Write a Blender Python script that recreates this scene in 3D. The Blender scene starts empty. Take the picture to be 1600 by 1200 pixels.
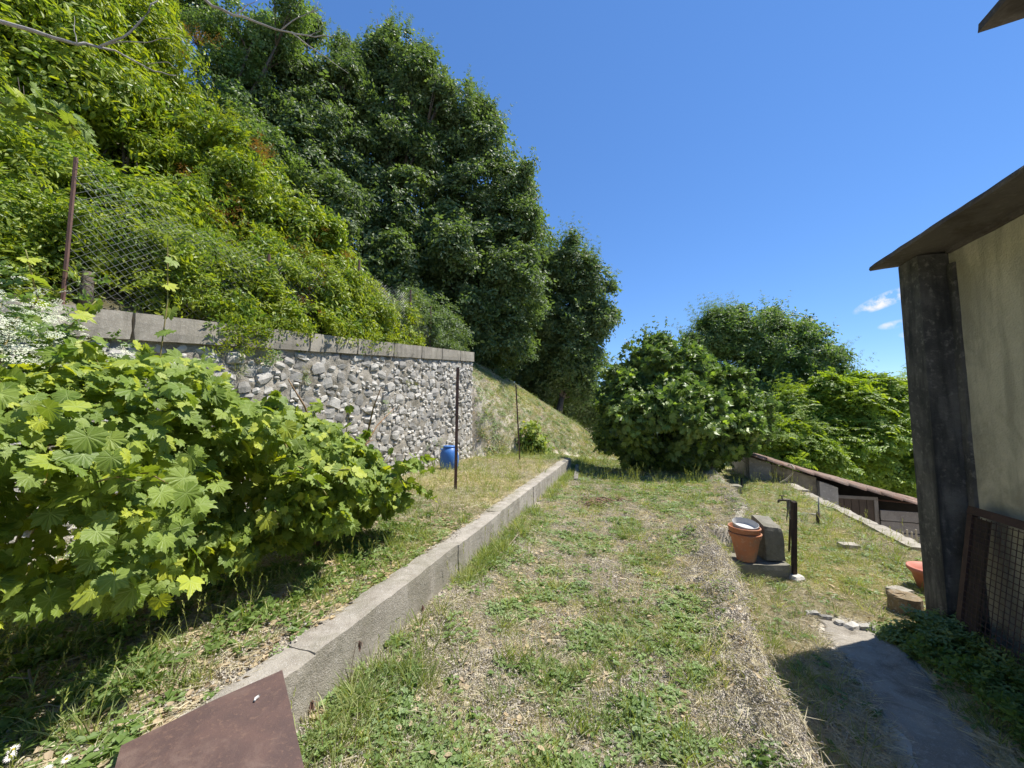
import bpy, math, random
import numpy as np
from mathutils import Vector, Matrix

random.seed(7)
RNG = np.random.default_rng(11)
SC = bpy.context.scene
COL = SC.collection
PI = math.pi

# ------------------------------------------------------------------ camera, sky, sun, exposure
PITCH = math.radians(4.5)
EYE = 1.6
cam_d = bpy.data.cameras.new("camera")
cam = bpy.data.objects.new("camera", cam_d)
COL.objects.link(cam)
cam.location = (0, 0, EYE)
cam.rotation_euler = (PI/2 + PITCH, 0, 0)
cam_d.sensor_width = 36.0
cam_d.lens = 36.0*600/1600
cam_d.clip_start = 0.05
cam_d.clip_end = 6000
SC.camera = cam

SUN = Vector((1.69, 0.47, 3.3)).normalized()
sun_el = math.asin(SUN.z)
sun_az = math.atan2(SUN.x, SUN.y)
world = bpy.data.worlds.new("World")
SC.world = world
world.use_nodes = True
wn = world.node_tree
wn.nodes.clear()
w_out = wn.nodes.new('ShaderNodeOutputWorld')
w_bg = wn.nodes.new('ShaderNodeBackground')
w_sky = wn.nodes.new('ShaderNodeTexSky')
w_sky.sky_type = 'NISHITA'
w_sky.sun_disc = False
w_sky.sun_elevation = sun_el
w_sky.sun_rotation = sun_az
w_sky.altitude = 300
w_sky.air_density = 0.8
w_sky.dust_density = 0.0
w_sky.ozone_density = 9.0
w_bg.inputs[1].default_value = 0.15
w_hs = wn.nodes.new('ShaderNodeHueSaturation')
w_hs.inputs['Saturation'].default_value = 1.26
w_hs.inputs['Hue'].default_value = 0.508
w_hs.inputs['Value'].default_value = 1.10
w_g = wn.nodes.new('ShaderNodeGamma'); w_g.inputs[1].default_value = 0.69
wn.links.new(w_sky.outputs[0], w_g.inputs[0]); wn.links.new(w_g.outputs[0], w_hs.inputs['Color'])
# three small fair weather clouds low in the sky
w_tc = wn.nodes.new('ShaderNodeTexCoord')
w_nz = wn.nodes.new('ShaderNodeTexNoise')
w_nz.inputs['Scale'].default_value = 26.0
w_nz.inputs['Detail'].default_value = 7.0
w_nz.inputs['Roughness'].default_value = 0.62
wn.links.new(w_tc.outputs['Generated'], w_nz.inputs['Vector'])
def wmath(op, a, b=None):
    m = wn.nodes.new('ShaderNodeMath'); m.operation = op
    for i, x in enumerate((a, b)):
        if x is None: continue
        if isinstance(x, (int, float)): m.inputs[i].default_value = x
        else: wn.links.new(x, m.inputs[i])
    return m.outputs[0]
w_sep = wn.nodes.new('ShaderNodeSeparateXYZ')
wn.links.new(w_tc.outputs['Generated'], w_sep.inputs[0])
w_az = wmath('ARCTAN2', w_sep.outputs[0], w_sep.outputs[1])
w_el = wmath('ARCSINE', w_sep.outputs[2])
def cloud_mask(az, el, wa, we, tilt):
    da = wmath('SUBTRACT', w_az, az); de = wmath('SUBTRACT', w_el, el)
    de = wmath('SUBTRACT', de, wmath('MULTIPLY', da, tilt))
    a2 = wmath('DIVIDE', da, wa); e2 = wmath('DIVIDE', de, we)
    r = wmath('ADD', wmath('MULTIPLY', a2, a2), wmath('MULTIPLY', e2, e2))
    m = wmath('SUBTRACT', 1.0, r)
    return wmath('MAXIMUM', m, 0.0)
def px_dir(u, v):
    x = (u-800)/600; yy = (600-v)/600
    return (x, math.cos(PITCH)-math.sin(PITCH)*yy, math.sin(PITCH)+math.cos(PITCH)*yy)
def px_azel(u, v):
    x, y, z = px_dir(u, v)
    return math.atan2(x, y), math.atan2(z, math.hypot(x, y))
tot = None
for (u, v, wu, wv, tl, gain) in ((1385, 468, 62, 13, 0.32, 1.3), (1398, 507, 30, 7, 0.1, 0.7), (1425, 522, 24, 7, 0.0, 0.8)):
    az, el = px_azel(u, v)
    az2, _ = px_azel(u+wu, v); _, el2 = px_azel(u, v-wv)
    m = wmath('MULTIPLY', cloud_mask(az, el, abs(az2-az), abs(el2-el), tl), gain)
    tot = m if tot is None else wmath('ADD', tot, m)
w_d = wmath('SUBTRACT', w_nz.outputs['Fac'], 0.40)
w_fac = wmath('MULTIPLY', wmath('MULTIPLY', tot, w_d), 6.5)
w_cl = wn.nodes.new('ShaderNodeClamp')
wn.links.new(w_fac, w_cl.inputs[0])
w_mix = wn.nodes.new('ShaderNodeMixRGB')
w_mix.inputs[2].default_value = (3.3, 3.3, 3.35, 1)
wn.links.new(w_cl.outputs[0], w_mix.inputs[0])
wn.links.new(w_hs.outputs[0], w_mix.inputs[1])
wn.links.new(w_mix.outputs[0], w_bg.inputs[0])
wn.links.new(w_bg.outputs[0], w_out.inputs[0])

sl = bpy.data.lights.new("sun", 'SUN')
sl.energy = 4.3
sl.angle = math.radians(0.53)
sl.color = (1.0, 0.955, 0.88)
so = bpy.data.objects.new("sun", sl)
COL.objects.link(so)
so.rotation_euler = SUN.to_track_quat('Z', 'Y').to_euler()

SC.view_settings.view_transform = 'Standard'
SC.view_settings.look = 'None'
SC.view_settings.gamma = 1.0
SC.view_settings.use_curve_mapping = False
SC.view_settings.exposure = 1.0
SC.cycles.max_bounces = 6
SC.cycles.transparent_max_bounces = 4
SC.cycles.diffuse_bounces = 3
SC.cycles.glossy_bounces = 2
SC.cycles.transmission_bounces = 3
SC.cycles.caustics_reflective = False
SC.cycles.caustics_refractive = False

# ------------------------------------------------------------------ coordinates: n across the terraces, d along them
CS, SN = math.cos(math.radians(19.27)), math.sin(math.radians(19.27))
def W(n, d, z=0.0):
    return Vector((n*CS + d*SN, -n*SN + d*CS, z))
def Wnp(n, d, z):
    n = np.asarray(n, float); d = np.asarray(d, float)
    return np.stack([n*CS+d*SN, -n*SN+d*CS, np.asarray(z, float)+0*n], -1)
def ND(p):
    return (p[0]*CS-p[1]*SN, p[0]*SN+p[1]*CS)
def at_y(u, v, Y):
    x, y, z = px_dir(u, v); k = Y/y
    return Vector((x*k, Y, EYE+z*k))
def at_z(u, v, Z):
    x, y, z = px_dir(u, v); k = (Z-EYE)/z
    return Vector((x*k, y*k, Z))
def at_n(u, v, n):
    x, y, z = px_dir(u, v); k = n/(x*CS-y*SN)
    return Vector((x*k, y*k, EYE+z*k))
def at_d(u, v, d):
    x, y, z = px_dir(u, v); k = d/(x*SN+y*CS)
    return Vector((x*k, y*k, EYE+z*k))

# ------------------------------------------------------------------ noise
def _h(ix, iy, iz):
    h = (ix.astype(np.int64)*374761393 + iy.astype(np.int64)*668265263 + iz.astype(np.int64)*2147483647 % 1274126177) & 0xffffffff
    h = ((h ^ (h >> 13))*1274126177) & 0xffffffff
    h = ((h ^ (h >> 16))*2246822519) & 0xffffffff
    return ((h ^ (h >> 15)) & 0xffff)/65535.0
def vnoise(x, y, z=0.0):
    x = np.asarray(x, float); y = np.asarray(y, float)+0*x; z = np.asarray(z, float)+0*x
    fx, fy, fz = np.floor(x), np.floor(y), np.floor(z)
    tx, ty, tz = x-fx, y-fy, z-fz
    tx = tx*tx*(3-2*tx); ty = ty*ty*(3-2*ty); tz = tz*tz*(3-2*tz)
    ix, iy, iz = fx.astype(np.int64), fy.astype(np.int64), fz.astype(np.int64)*7919
    def g(a, b, c): return _h(ix+a, iy+b+c*57, iz+c*7919)
    def lp(a, b, t): return a+(b-a)*t
    c0 = lp(lp(g(0,0,0), g(1,0,0), tx), lp(g(0,1,0), g(1,1,0), tx), ty)
    if np.all(tz == 0): return c0
    c1 = lp(lp(g(0,0,1), g(1,0,1), tx), lp(g(0,1,1), g(1,1,1), tx), ty)
    return lp(c0, c1, tz)
def fbm(x, y, z=0.0, o=4):
    s = 0; a = 0.5; f = 1.0; t = 0
    for i in range(o):
        s = s + a*vnoise(np.asarray(x)*f+i*17.3, np.asarray(y)*f+i*9.1, np.asarray(z)*f); t += a
        a *= 0.5; f *= 2.03
    return s/t
def sst(a, b, x):
    t = np.clip((np.asarray(x, float)-a)/(b-a), 0, 1)
    return t*t*(3-2*t)

# ------------------------------------------------------------------ terrain
def coping_z(d):
    return 2.53 + (np.asarray(d, float)-1.68)*0.103
def ridge_n(d):
    d = np.asarray(d, float)
    a = 0.60 + 0.05*np.sin(d*1.7)
    return a + (1.36-a)*sst(5.65, 6.5, d) + np.clip(d-6.5, 0, 8)*0.045
def curb_n(d):      # right face of the low concrete kerb wall
    return -1.60 - 0.045*np.clip(np.asarray(d, float)-1.5, -1, 11)
def path_c(d):
    d = np.asarray(d, float)
    return 1.55 + 0.17*(d-2.9)
def terr(n, d, fine=True):
    n = np.asarray(n, float); d = np.asarray(d, float)
    X = n*CS+d*SN; Y = -n*SN+d*CS
    low = vnoise(n*0.6+3, d*0.6) - 0.5
    zl = 0.35 + 0.06*low
    zm = 0.02 + 0.07*low + 0.06*sst(-0.9, -1.6, n) - 0.05*sst(8, 12, d)
    zr = -0.33 + 0.05*low + 0.05*sst(6, 12, d)
    rn = ridge_n(d)
    cn = curb_n(d)
    wd = 0.002 + 0.75*sst(10.72, 11.3, d)
    z = zm + (zl-zm)*sst(cn-0.1+wd, cn-0.1-wd, n)
    # dig down right of the ridge
    lump = fbm(n*5, d*3.2, 2.0, 3)-0.5
    lump2 = fbm(n*13, d*11, 6.0, 2)-0.5
    w = sst(rn+0.10+lump*0.2+lump2*.07, rn+0.17+lump*0.2+lump2*.07, n)
    z = z*(1-w) + zr*w
    rh = (0.10+0.10*lump)*np.where(d < 6.0, 1.0, 0.55)
    z = z + rh*np.exp(-((n-rn+0.02)/0.14)**2)
    # earth mound across the bed towards the pots
    z = z + 0.06*np.exp(-((d-5.35-0.35*n)/0.22)**2)*sst(-0.3, 0.2, n)*sst(rn+0.1, rn, n)
    # drop to the lower yard
    drop = sst(3.50, 4.3, n)*sst(5.2, 6.2, d)
    lowz = -2.1 - 0.22*np.clip(n-4, 0, 40)
    z = z*(1-drop) + lowz*drop
    # hillside behind the stone wall
    hz = coping_z(d) - 0.06 + np.clip(-5.0-n, 0, 20)*0.80
    hz = hz - np.clip(d-14, 0, 60)*0.10
    wallside = (n < -4.80) & (d <= 10.15)
    z = np.where(wallside, hz, z)
    # bank past the wall end
    foot = -4.55 + np.clip(d-10.15, 0, 4.2)*0.86
    top = 2.75 + 0*d
    t = np.clip((foot-n)/(foot+5.0+1e-3), 0, 1)
    t = np.where(n < -5.0, 1.0, t)
    bz = z + (top-z)*(t**1.12) + np.clip(-5.0-n, 0, 20)*0.75 - np.clip(d-15, 0, 60)*0.18
    past = sst(10.1, 10.5, d)
    z = np.where((n < foot) & (d > 10.1), z*(1-past)+np.maximum(bz, z)*past, z)
    # fall away past the fig tree
    z = z - 0.30*np.clip(d-15.5, 0, 26)*sst(-9, -2, n)
    z = np.maximum(z, -12)
    # far valley and hills
    r = np.hypot(X, Y)
    far = sst(50, 140, r)
    hill = -10 + 78*sst(180, 900, r)*(0.55+0.6*fbm(X/330+5, Y/330, 0, 4))
    z = z*(1-far) + hill*far
    if fine:
        fs = 1-sst(10, 40, r)
        soil = 0.055*(fbm(n*3.1, d*3.1, 0, 4)-0.5) + 0.03*(fbm(n*14, d*14, 3, 3)-0.5)
        rl = np.exp(-((n-rn)/0.3)**2)*np.where(d < 6.2, 1, 0.4)
        soil = soil + rl*0.13*(fbm(n*9, d*9, 5, 4)-0.5) + (0.3+0.7*rl)*0.05*(fbm(n*27, d*27, 8, 3)-0.5)
        pathy = 0.7*sst(0.42, 0.3, np.abs(n-path_c(d)))*sst(5.0, 4.6, d)
        z = z + soil*fs*(1-pathy)
    return z
def tz(n, d): return float(terr(np.array([n]), np.array([d]))[0])
def on(n, d, dz=0.0): return W(n, d, tz(n, d)+dz)

# ------------------------------------------------------------------ object helpers
def tag(o, label=None, cat=None, group=None, kind=None):
    if label: o['label'] = label
    if cat: o['category'] = cat
    if group: o['group'] = group
    if kind: o['kind'] = kind
    return o
def empty(name, loc, label, cat, group=None, rz=0.0):
    o = bpy.data.objects.new(name, None)
    COL.objects.link(o); o.location = loc; o.rotation_euler = (0, 0, rz)
    o.empty_display_size = 0.1
    return tag(o, label, cat, group)
def link(name, me, parent=None, mtx=None):
    o = bpy.data.objects.new(name, me); COL.objects.link(o)
    if parent is not None:
        o.parent = parent
        if mtx is None:
            # mesh written in world coordinates: cancel the parent's transform
            pm = Matrix.LocRotScale(parent.location, parent.rotation_euler, parent.scale)
            if parent.parent is not None:
                g = parent.parent
                pm = Matrix.LocRotScale(g.location, g.rotation_euler, g.scale) @ (parent.matrix_parent_inverse @ pm)
            o.matrix_parent_inverse = pm.inverted()
    if mtx is not None:
        o.matrix_basis = mtx
    return o
class MB:
    def __init__(s): s.v = []; s.f = []
    def add(s, vs, fs):
        b = len(s.v); s.v += [tuple(v) for v in vs]; s.f += [tuple(i+b for i in f) for f in fs]
    def hexa(s, p):     # 8 points: bottom 4 ccw, top 4
        s.add(p, [(0,3,2,1), (4,5,6,7), (0,1,5,4), (1,2,6,5), (2,3,7,6), (3,0,4,7)])
    def box(s, c, sx, sy, sz, rz=0.0, M=None):
        pts = []
        for z in (-sz/2, sz/2):
            for x, y in ((-sx/2,-sy/2), (sx/2,-sy/2), (sx/2,sy/2), (-sx/2,sy/2)):
                p = Vector((x, y, z))
                if M is not None: p = M @ p
                else: p = Matrix.Rotation(rz, 3, 'Z') @ p
                pts.append(Vector(c)+p)
        s.hexa(pts)
    def ndbox(s, n0, n1, d0, d1, z0, z1):
        s.hexa([W(n0,d0,z0), W(n0,d1,z0), W(n1,d1,z0), W(n1,d0,z0), W(n0,d0,z1), W(n0,d1,z1), W(n1,d1,z1), W(n1,d0,z1)][::1])
    def tube(s, pts, r, k=6, cap=True):
        pts = [Vector(p) for p in pts]
        rs = r if isinstance(r, (list, tuple)) else [r]*len(pts)
        b = len(s.v); up = Vector((0.13, 0.21, 0.97))
        for i, p in enumerate(pts):
            t = (pts[min(i+1, len(pts)-1)]-pts[max(i-1, 0)]).normalized()
            a = t.cross(up if abs(t.dot(up)) < 0.95 else Vector((1, 0, 0))).normalized(); c = t.cross(a)
            for j in range(k):
                q = p + (a*math.cos(2*PI*j/k) + c*math.sin(2*PI*j/k))*rs[i]
                s.v.append(tuple(q))
        for i in range(len(pts)-1):
            for j in range(k):
                j2 = (j+1) % k
                s.f.append((b+i*k+j, b+i*k+j2, b+(i+1)*k+j2, b+(i+1)*k+j))
        if cap:
            s.f.append(tuple(b+j for j in range(k))[::-1])
            s.f.append(tuple(b+(len(pts)-1)*k+j for j in range(k)))
    def lathe(s, c, prof, k=24, jit=0.0, tilt=None):
        b = len(s.v); c = Vector(c)
        for (r, z) in prof:
            for j in range(k):
                a = 2*PI*j/k
                q = Vector((math.cos(a)*r, math.sin(a)*r, z))
                if jit: q *= 1+random.uniform(-jit, jit)
                if tilt is not None: q = tilt @ q
                s.v.append(tuple(c+q))
        for i in range(len(prof)-1):
            for j in range(k):
                j2 = (j+1) % k
                s.f.append((b+i*k+j, b+i*k+j2, b+(i+1)*k+j2, b+(i+1)*k+j))
        s.f.append(tuple(b+j for j in range(k))[::-1])
        s.f.append(tuple(b+(len(prof)-1)*k+j for j in range(k)))
    def mesh(s, name, mat, smooth=False, bevel=0.0):
        me = bpy.data.meshes.new(name); me.from_pydata(s.v, [], s.f)
        if mat: me.materials.append(mat)
        if smooth: me.polygons.foreach_set('use_smooth', [True]*len(me.polygons))
        me.update(); return me
    def build(s, name, mat, parent=None, smooth=False, bevel=0.0):
        o = link(name, s.mesh(name, mat, smooth), parent)
        if bevel:
            m = o.modifiers.new('bevel', 'BEVEL'); m.width = bevel; m.segments = 2; m.limit_method = 'ANGLE'
        return o
def np_mesh(name, V, F, mat, smooth=False):
    V = np.asarray(V, np.float32); F = np.asarray(F, np.int32)
    me = bpy.data.meshes.new(name)
    me.vertices.add(len(V)); me.vertices.foreach_set('co', V.ravel())
    k = F.shape[1]
    me.loops.add(F.size); me.loops.foreach_set('vertex_index', F.ravel())
    me.polygons.add(len(F)); me.polygons.foreach_set('loop_start', np.arange(len(F), dtype=np.int32)*k)
    me.polygons.foreach_set('loop_total', np.full(len(F), k, np.int32)) if False else None
    if smooth: me.polygons.foreach_set('use_smooth', np.ones(len(F), bool))
    if mat: me.materials.append(mat)
    me.update(calc_edges=True); me.validate()
    return me
def rough_block(mb, corners, seg=0.12, amp=0.006, seed=0, round_=0.0):
    """a hexahedron with subdivided, slightly worn faces; corners as in hexa()"""
    P = [Vector(c) for c in corners]
    def tri(u, v, w):
        a = P[0].lerp(P[1], u).lerp(P[3].lerp(P[2], u), v)
        b = P[4].lerp(P[5], u).lerp(P[7].lerp(P[6], u), v)
        return a.lerp(b, w)
    nu = max(2, int((P[1]-P[0]).length/seg)); nv = max(2, int((P[3]-P[0]).length/seg)); nw = max(2, int((P[4]-P[0]).length/seg))
    nu, nv, nw = min(nu, 60), min(nv, 60), min(nw, 60)
    idx = {}
    cen = sum(P, Vector())/8
    def vid(i, j, k):
        key = (i, j, k)
        if key not in idx:
            p = tri(i/nu, j/nv, k/nw)
            e = sum(1 for t, m in ((i, nu), (j, nv), (k, nw)) if t in (0, m))
            f = [p.x*7+seed, p.y*7, p.z*7]
            g = lambda o: float(vnoise(np.array([f[0]+o]), np.array([f[1]+o*2]), np.array([f[2]]))[0])-0.5
            q = p + Vector((g(1), g(11), g(23)))*1.0*amp
            if e >= 2:
                q += (cen-p).normalized()*amp*random.uniform(0.3, 1.9)*(1.6 if e == 3 else 1)
            idx[key] = len(mb.v); mb.v.append(tuple(q))
        return idx[key]
    for k in (0, nw):
        for i in range(nu):
            for j in range(nv):
                f = (vid(i,j,k), vid(i+1,j,k), vid(i+1,j+1,k), vid(i,j+1,k)); mb.f.append(f if k else f[::-1])
    for j in (0, nv):
        for i in range(nu):
            for k in range(nw):
                f = (vid(i,j,k), vid(i+1,j,k), vid(i+1,j,k+1), vid(i,j,k+1)); mb.f.append(f if not j else f[::-1])
    for i in (0, nu):
        for j in range(nv):
            for k in range(nw):
                f = (vid(i,j,k), vid(i,j+1,k), vid(i,j+1,k+1), vid(i,j,k+1)); mb.f.append(f if i else f[::-1])
def nd_corners(n0, n1, d0, d1, z0, z1):
    return [W(n0,d0,z0), W(n1,d0,z0), W(n1,d1,z0), W(n0,d1,z0), W(n0,d0,z1), W(n1,d0,z1), W(n1,d1,z1), W(n0,d1,z1)]

# ------------------------------------------------------------------ materials
class NT:
    def __init__(s, name):
        s.m = bpy.data.materials.new(name); s.m.use_nodes = True
        s.t = s.m.node_tree; s.t.nodes.clear()
        s.out = s.n('ShaderNodeOutputMaterial')
    def n(s, ty, **kw):
        x = s.t.nodes.new(ty)
        for k, v in kw.items(): setattr(x, k, v)
        return x
    def l(s, a, b): s.t.links.new(a, b)
    def setin(s, node, i, x):
        if hasattr(x, 'is_linked') or hasattr(x, 'links'): s.l(x, node.inputs[i])
        else: node.inputs[i].default_value = x
    def math(s, op, a, b=None, clamp=False):
        m = s.n('ShaderNodeMath', operation=op); m.use_clamp = clamp
        s.setin(m, 0, a)
        if b is not None: s.setin(m, 1, b)
        return m.outputs[0]
    def mix(s, f, a, b, bt='MIX'):
        m = s.n('ShaderNodeMixRGB', blend_type=bt)
        s.setin(m, 0, f)
        s.setin(m, 1, a if not isinstance(a, tuple) else (*a, 1)[:4]); s.setin(m, 2, b if not isinstance(b, tuple) else (*b, 1)[:4])
        return m.outputs[0]
    def coord(s, which='Object'):
        return s.n('ShaderNodeTexCoord').outputs[which]
    def geopos(s): return s.n('ShaderNodeNewGeometry').outputs['Position']
    def noise(s, vec, scale, detail=4, rough=0.55, dist=0.0):
        x = s.n('ShaderNodeTexNoise'); x.inputs['Scale'].default_value = scale
        x.inputs['Detail'].default_value = detail; x.inputs['Roughness'].default_value = rough
        x.inputs['Distortion'].default_value = dist
        s.l(vec, x.inputs['Vector']); return x.outputs['Fac']
    def mapping(s, vec, sc=(1,1,1), rot=(0,0,0)):
        x = s.n('ShaderNodeMapping'); x.inputs['Scale'].default_value = sc; x.inputs['Rotation'].default_value = rot
        s.l(vec, x.inputs['Vector']); return x.outputs[0]
    def ramp(s, f, a, b, lo=0.0, hi=1.0):
        x = s.n('ShaderNodeMapRange'); x.interpolation_type = 'SMOOTHSTEP'
        s.setin(x, 0, f); x.inputs[1].default_value = a; x.inputs[2].default_value = b
        x.inputs[3].default_value = lo; x.inputs[4].default_value = hi
        return x.outputs[0]
    def bump(s, h, strength=0.5, dist=0.02, prev=None):
        x = s.n('ShaderNodeBump'); x.inputs['Strength'].default_value = strength; x.inputs['Distance'].default_value = dist
        s.l(h, x.inputs['Height'])
        if prev is not None: s.l(prev, x.inputs['Normal'])
        return x.outputs[0]
    def bsdf(s, col, rough=0.8, normal=None, metal=0.0, spec=0.3):
        b = s.n('ShaderNodeBsdfPrincipled')
        s.setin(b, 0, col if not isinstance(col, tuple) else (*col, 1)[:4])
        s.setin(b, 'Roughness', rough)
        b.inputs['Metallic'].default_value = metal
        b.inputs['Specular IOR Level'].default_value = spec
        if normal is not None: s.l(normal, b.inputs['Normal'])
        return b.outputs[0]
    def done(s, sh): s.l(sh, s.out.inputs[0]); return s.m

def leaf_mat(name, c1, c2, c3=None, rough=0.45, trans=0.35, spec=0.5, tcol=None, pale=None):
    t = NT(name)
    g = t.n('ShaderNodeNewGeometry'); oi = t.n('ShaderNodeObjectInfo')
    c = t.mix(g.outputs['Random Per Island'], c1, c2)
    if c3 is not None:
        c = t.mix(t.ramp(oi.outputs['Random'], 0.45, 1.0), c, c3)
    big = t.noise(g.outputs['Position'], 0.9, 2)
    c = t.mix(t.ramp(big, 0.3, 0.7, 0.0, 0.35), c, t.mix(1.0, c, (1.35, 1.25, 0.75), 'MULTIPLY'))
    if pale is not None:
        c = t.mix(g.outputs['Backfacing'], c, pale)
    b = t.n('ShaderNodeBsdfPrincipled')
    t.l(c, b.inputs[0]); b.inputs['Roughness'].default_value = rough
    b.inputs['Specular IOR Level'].default_value = spec
    tr = t.n('ShaderNodeBsdfTranslucent')
    tc = t.mix(1.0, c, tcol or (1.5, 1.7, 0.6), 'MULTIPLY')
    t.l(tc, tr.inputs[0])
    m = t.n('ShaderNodeMixShader'); m.inputs[0].default_value = trans
    t.l(b.outputs[0], m.inputs[1]); t.l(tr.outputs[0], m.inputs[2])
    return t.done(m.outputs[0])

def vine_leaf_mat(name, c1, c2, c3):
    t = NT(name)
    g = t.n('ShaderNodeNewGeometry'); oi = t.n('ShaderNodeObjectInfo')
    uv = t.n('ShaderNodeUVMap').outputs[0]
    sp = t.n('ShaderNodeSeparateXYZ'); t.l(uv, sp.inputs[0])
    x = t.math('SUBTRACT', sp.outputs[0], 0.5); y = t.math('SUBTRACT', sp.outputs[1], 0.22)
    r = t.math('SQRT', t.math('ADD', t.math('MULTIPLY', x, x), t.math('MULTIPLY', y, y)))
    a = t.math('ARCTAN2', x, y)
    st = math.radians(47)
    k = t.math('SUBTRACT', t.math('FRACT', t.math('ADD', t.math('DIVIDE', a, st), 10.5)), 0.5)
    dist = t.math('MULTIPLY', t.math('MULTIPLY', t.math('ABSOLUTE', k), st), r)
    vein = t.ramp(dist, 0.004, 0.016, 1.0, 0.0)
    # side veins
    sd = t.math('FRACT', t.math('ADD', t.math('MULTIPLY', r, 9.0), t.math('MULTIPLY', t.math('ABSOLUTE', k), -5.0)))
    side = t.ramp(t.math('ABSOLUTE', t.math('SUBTRACT', sd, 0.5)), 0.0, 0.12, 0.45, 0.0)
    vein = t.math('MAXIMUM', vein, side)
    rnd = t.math('FRACT', t.math('ADD', g.outputs['Random Per Island'], oi.outputs['Random']))
    c = t.mix(rnd, c1, c2)
    c = t.mix(t.ramp(rnd, 0.74, 0.97), c, c3)
    mott = t.noise(g.outputs['Position'], 60, 3)
    c = t.mix(t.ramp(mott, 0.3, 0.8, 0.0, 0.3), c, t.mix(1.0, c, (0.7, 0.75, 0.7), 'MULTIPLY'))
    c = t.mix(t.math('MULTIPLY', vein, 0.38), c, (0.33, 0.42, 0.14))
    h = t.math('ADD', t.math('MULTIPLY', vein, -0.6), t.math('MULTIPLY', mott, 0.5))
    nm = t.bump(h, 0.5, 0.004)
    b = t.n('ShaderNodeBsdfPrincipled'); t.l(c, b.inputs[0])
    b.inputs['Roughness'].default_value = 0.5; b.inputs['Specular IOR Level'].default_value = 0.4
    t.l(nm, b.inputs['Normal'])
    tr = t.n('ShaderNodeBsdfTranslucent'); t.l(t.mix(1.0, c, (1.7, 1.6, 0.45), 'MULTIPLY'), tr.inputs[0])
    m = t.n('ShaderNodeMixShader'); m.inputs[0].default_value = 0.36
    t.l(b.outputs[0], m.inputs[1]); t.l(tr.outputs[0], m.inputs[2])
    return t.done(m.outputs[0])

def surf_mat(name, c1, c2, c3=None, s1=3.0, s2=18.0, rough=0.9, bump=0.5, bd=0.01, streak=None, speck=None, spec=0.25, grime=None, geo=True, metal=0.0, rnd=0.0):
    t = NT(name)
    p = t.geopos() if geo else t.coord()
    a = t.noise(p, s1, 5, 0.6, 0.3); b = t.noise(p, s2, 5, 0.65)
    c = t.mix(t.ramp(a, 0.3, 0.7), c1, c2)
    if c3 is not None: c = t.mix(t.ramp(b, 0.5, 0.75), c, c3)
    c = t.mix(t.ramp(b, 0.25, 0.75, 0.0, 0.35), c, t.mix(1.0, c, (0.6, 0.6, 0.6), 'MULTIPLY'))
    if streak is not None:
        q = t.mapping(p, (4.5, 4.5, 0.8)); s = t.noise(q, 1.8, 4, 0.6)
        c = t.mix(t.ramp(s, 0.42, 0.68, 0.0, 0.9), c, streak)
    if grime is not None:
        g = t.noise(p, s1*0.45+0.6, 5, 0.7, 0.6)
        c = t.mix(t.ramp(g, 0.48, 0.66, 0.0, 0.85), c, grime)
    if speck is not None:
        v = t.n('ShaderNodeTexVoronoi'); v.inputs['Scale'].default_value = 90; t.l(p, v.inputs['Vector'])
        c = t.mix(t.ramp(v.outputs['Distance'], 0.12, 0.28, 0.75, 0.0), c, speck)
    if rnd:
        oi = t.n('ShaderNodeObjectInfo')
        k = t.ramp(oi.outputs['Random'], 0, 1, 1-rnd, 1+rnd)
        cc = t.n('ShaderNodeCombineXYZ'); t.l(k, cc.inputs[0]); t.l(k, cc.inputs[1]); t.l(k, cc.inputs[2])
        c = t.mix(1.0, c, cc.outputs[0], 'MULTIPLY')
    fine = t.noise(p, s2*4, 5, 0.7)
    h = t.math('ADD', t.math('MULTIPLY', b, 0.6), t.math('MULTIPLY', fine, 0.4))
    nm = t.bump(h, bump, bd)
    return t.done(t.bsdf(c, rough, nm, metal, spec))

M = {}
M['leaf_dark'] = leaf_mat('dark_tree_leaf', (0.080, 0.120, 0.050), (0.165, 0.215, 0.105), (0.13, 0.185, 0.075), 0.52, 0.34, 0.32)
M['leaf_mid'] = leaf_mat('mid_tree_leaf', (0.100, 0.155, 0.055), (0.180, 0.240, 0.095), (0.15, 0.225, 0.07), 0.48, 0.35, 0.4)
M['leaf_bank'] = leaf_mat('bank_shrub_leaf', (0.170, 0.235, 0.030), (0.310, 0.370, 0.045), (0.25, 0.33, 0.04), 0.5, 0.42, 0.35, (1.6, 1.5, 0.4))
M['leaf_bank2'] = leaf_mat('bank_shrub_leaf_green', (0.105, 0.170, 0.034), (0.19, 0.26, 0.05), (0.27, 0.32, 0.045), 0.45, 0.36, 0.45)
M['leaf_rust'] = leaf_mat('withered_leaf', (0.20, 0.09, 0.025), (0.28, 0.17, 0.05), None, 0.7, 0.3, 0.2, (1.3, 1.1, 0.5))
M['leaf_fig'] = leaf_mat('fig_leaf', (0.120, 0.185, 0.045), (0.215, 0.285, 0.080), (0.27, 0.35, 0.07), 0.46, 0.36, 0.5, None, (0.10, 0.15, 0.06))
M['leaf_robinia'] = leaf_mat('robinia_leaf', (0.130, 0.215, 0.032), (0.240, 0.330, 0.052), (0.18, 0.28, 0.04), 0.5, 0.42, 0.35, (1.6, 1.5, 0.4))
M['leaf_weed'] = leaf_mat('weed_leaf', (0.085, 0.15, 0.036), (0.155, 0.225, 0.06), (0.13, 0.20, 0.06), 0.5, 0.35, 0.4)
M['leaf_clover'] = leaf_mat('clover_leaf', (0.135, 0.205, 0.08), (0.235, 0.31, 0.13), (0.20, 0.28, 0.09), 0.5, 0.3, 0.4)
M['leaf_sedum'] = leaf_mat('sedum_leaf', (0.12, 0.175, 0.055), (0.19, 0.24, 0.07), (0.15, 0.21, 0.06), 0.45, 0.25, 0.4)
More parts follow.
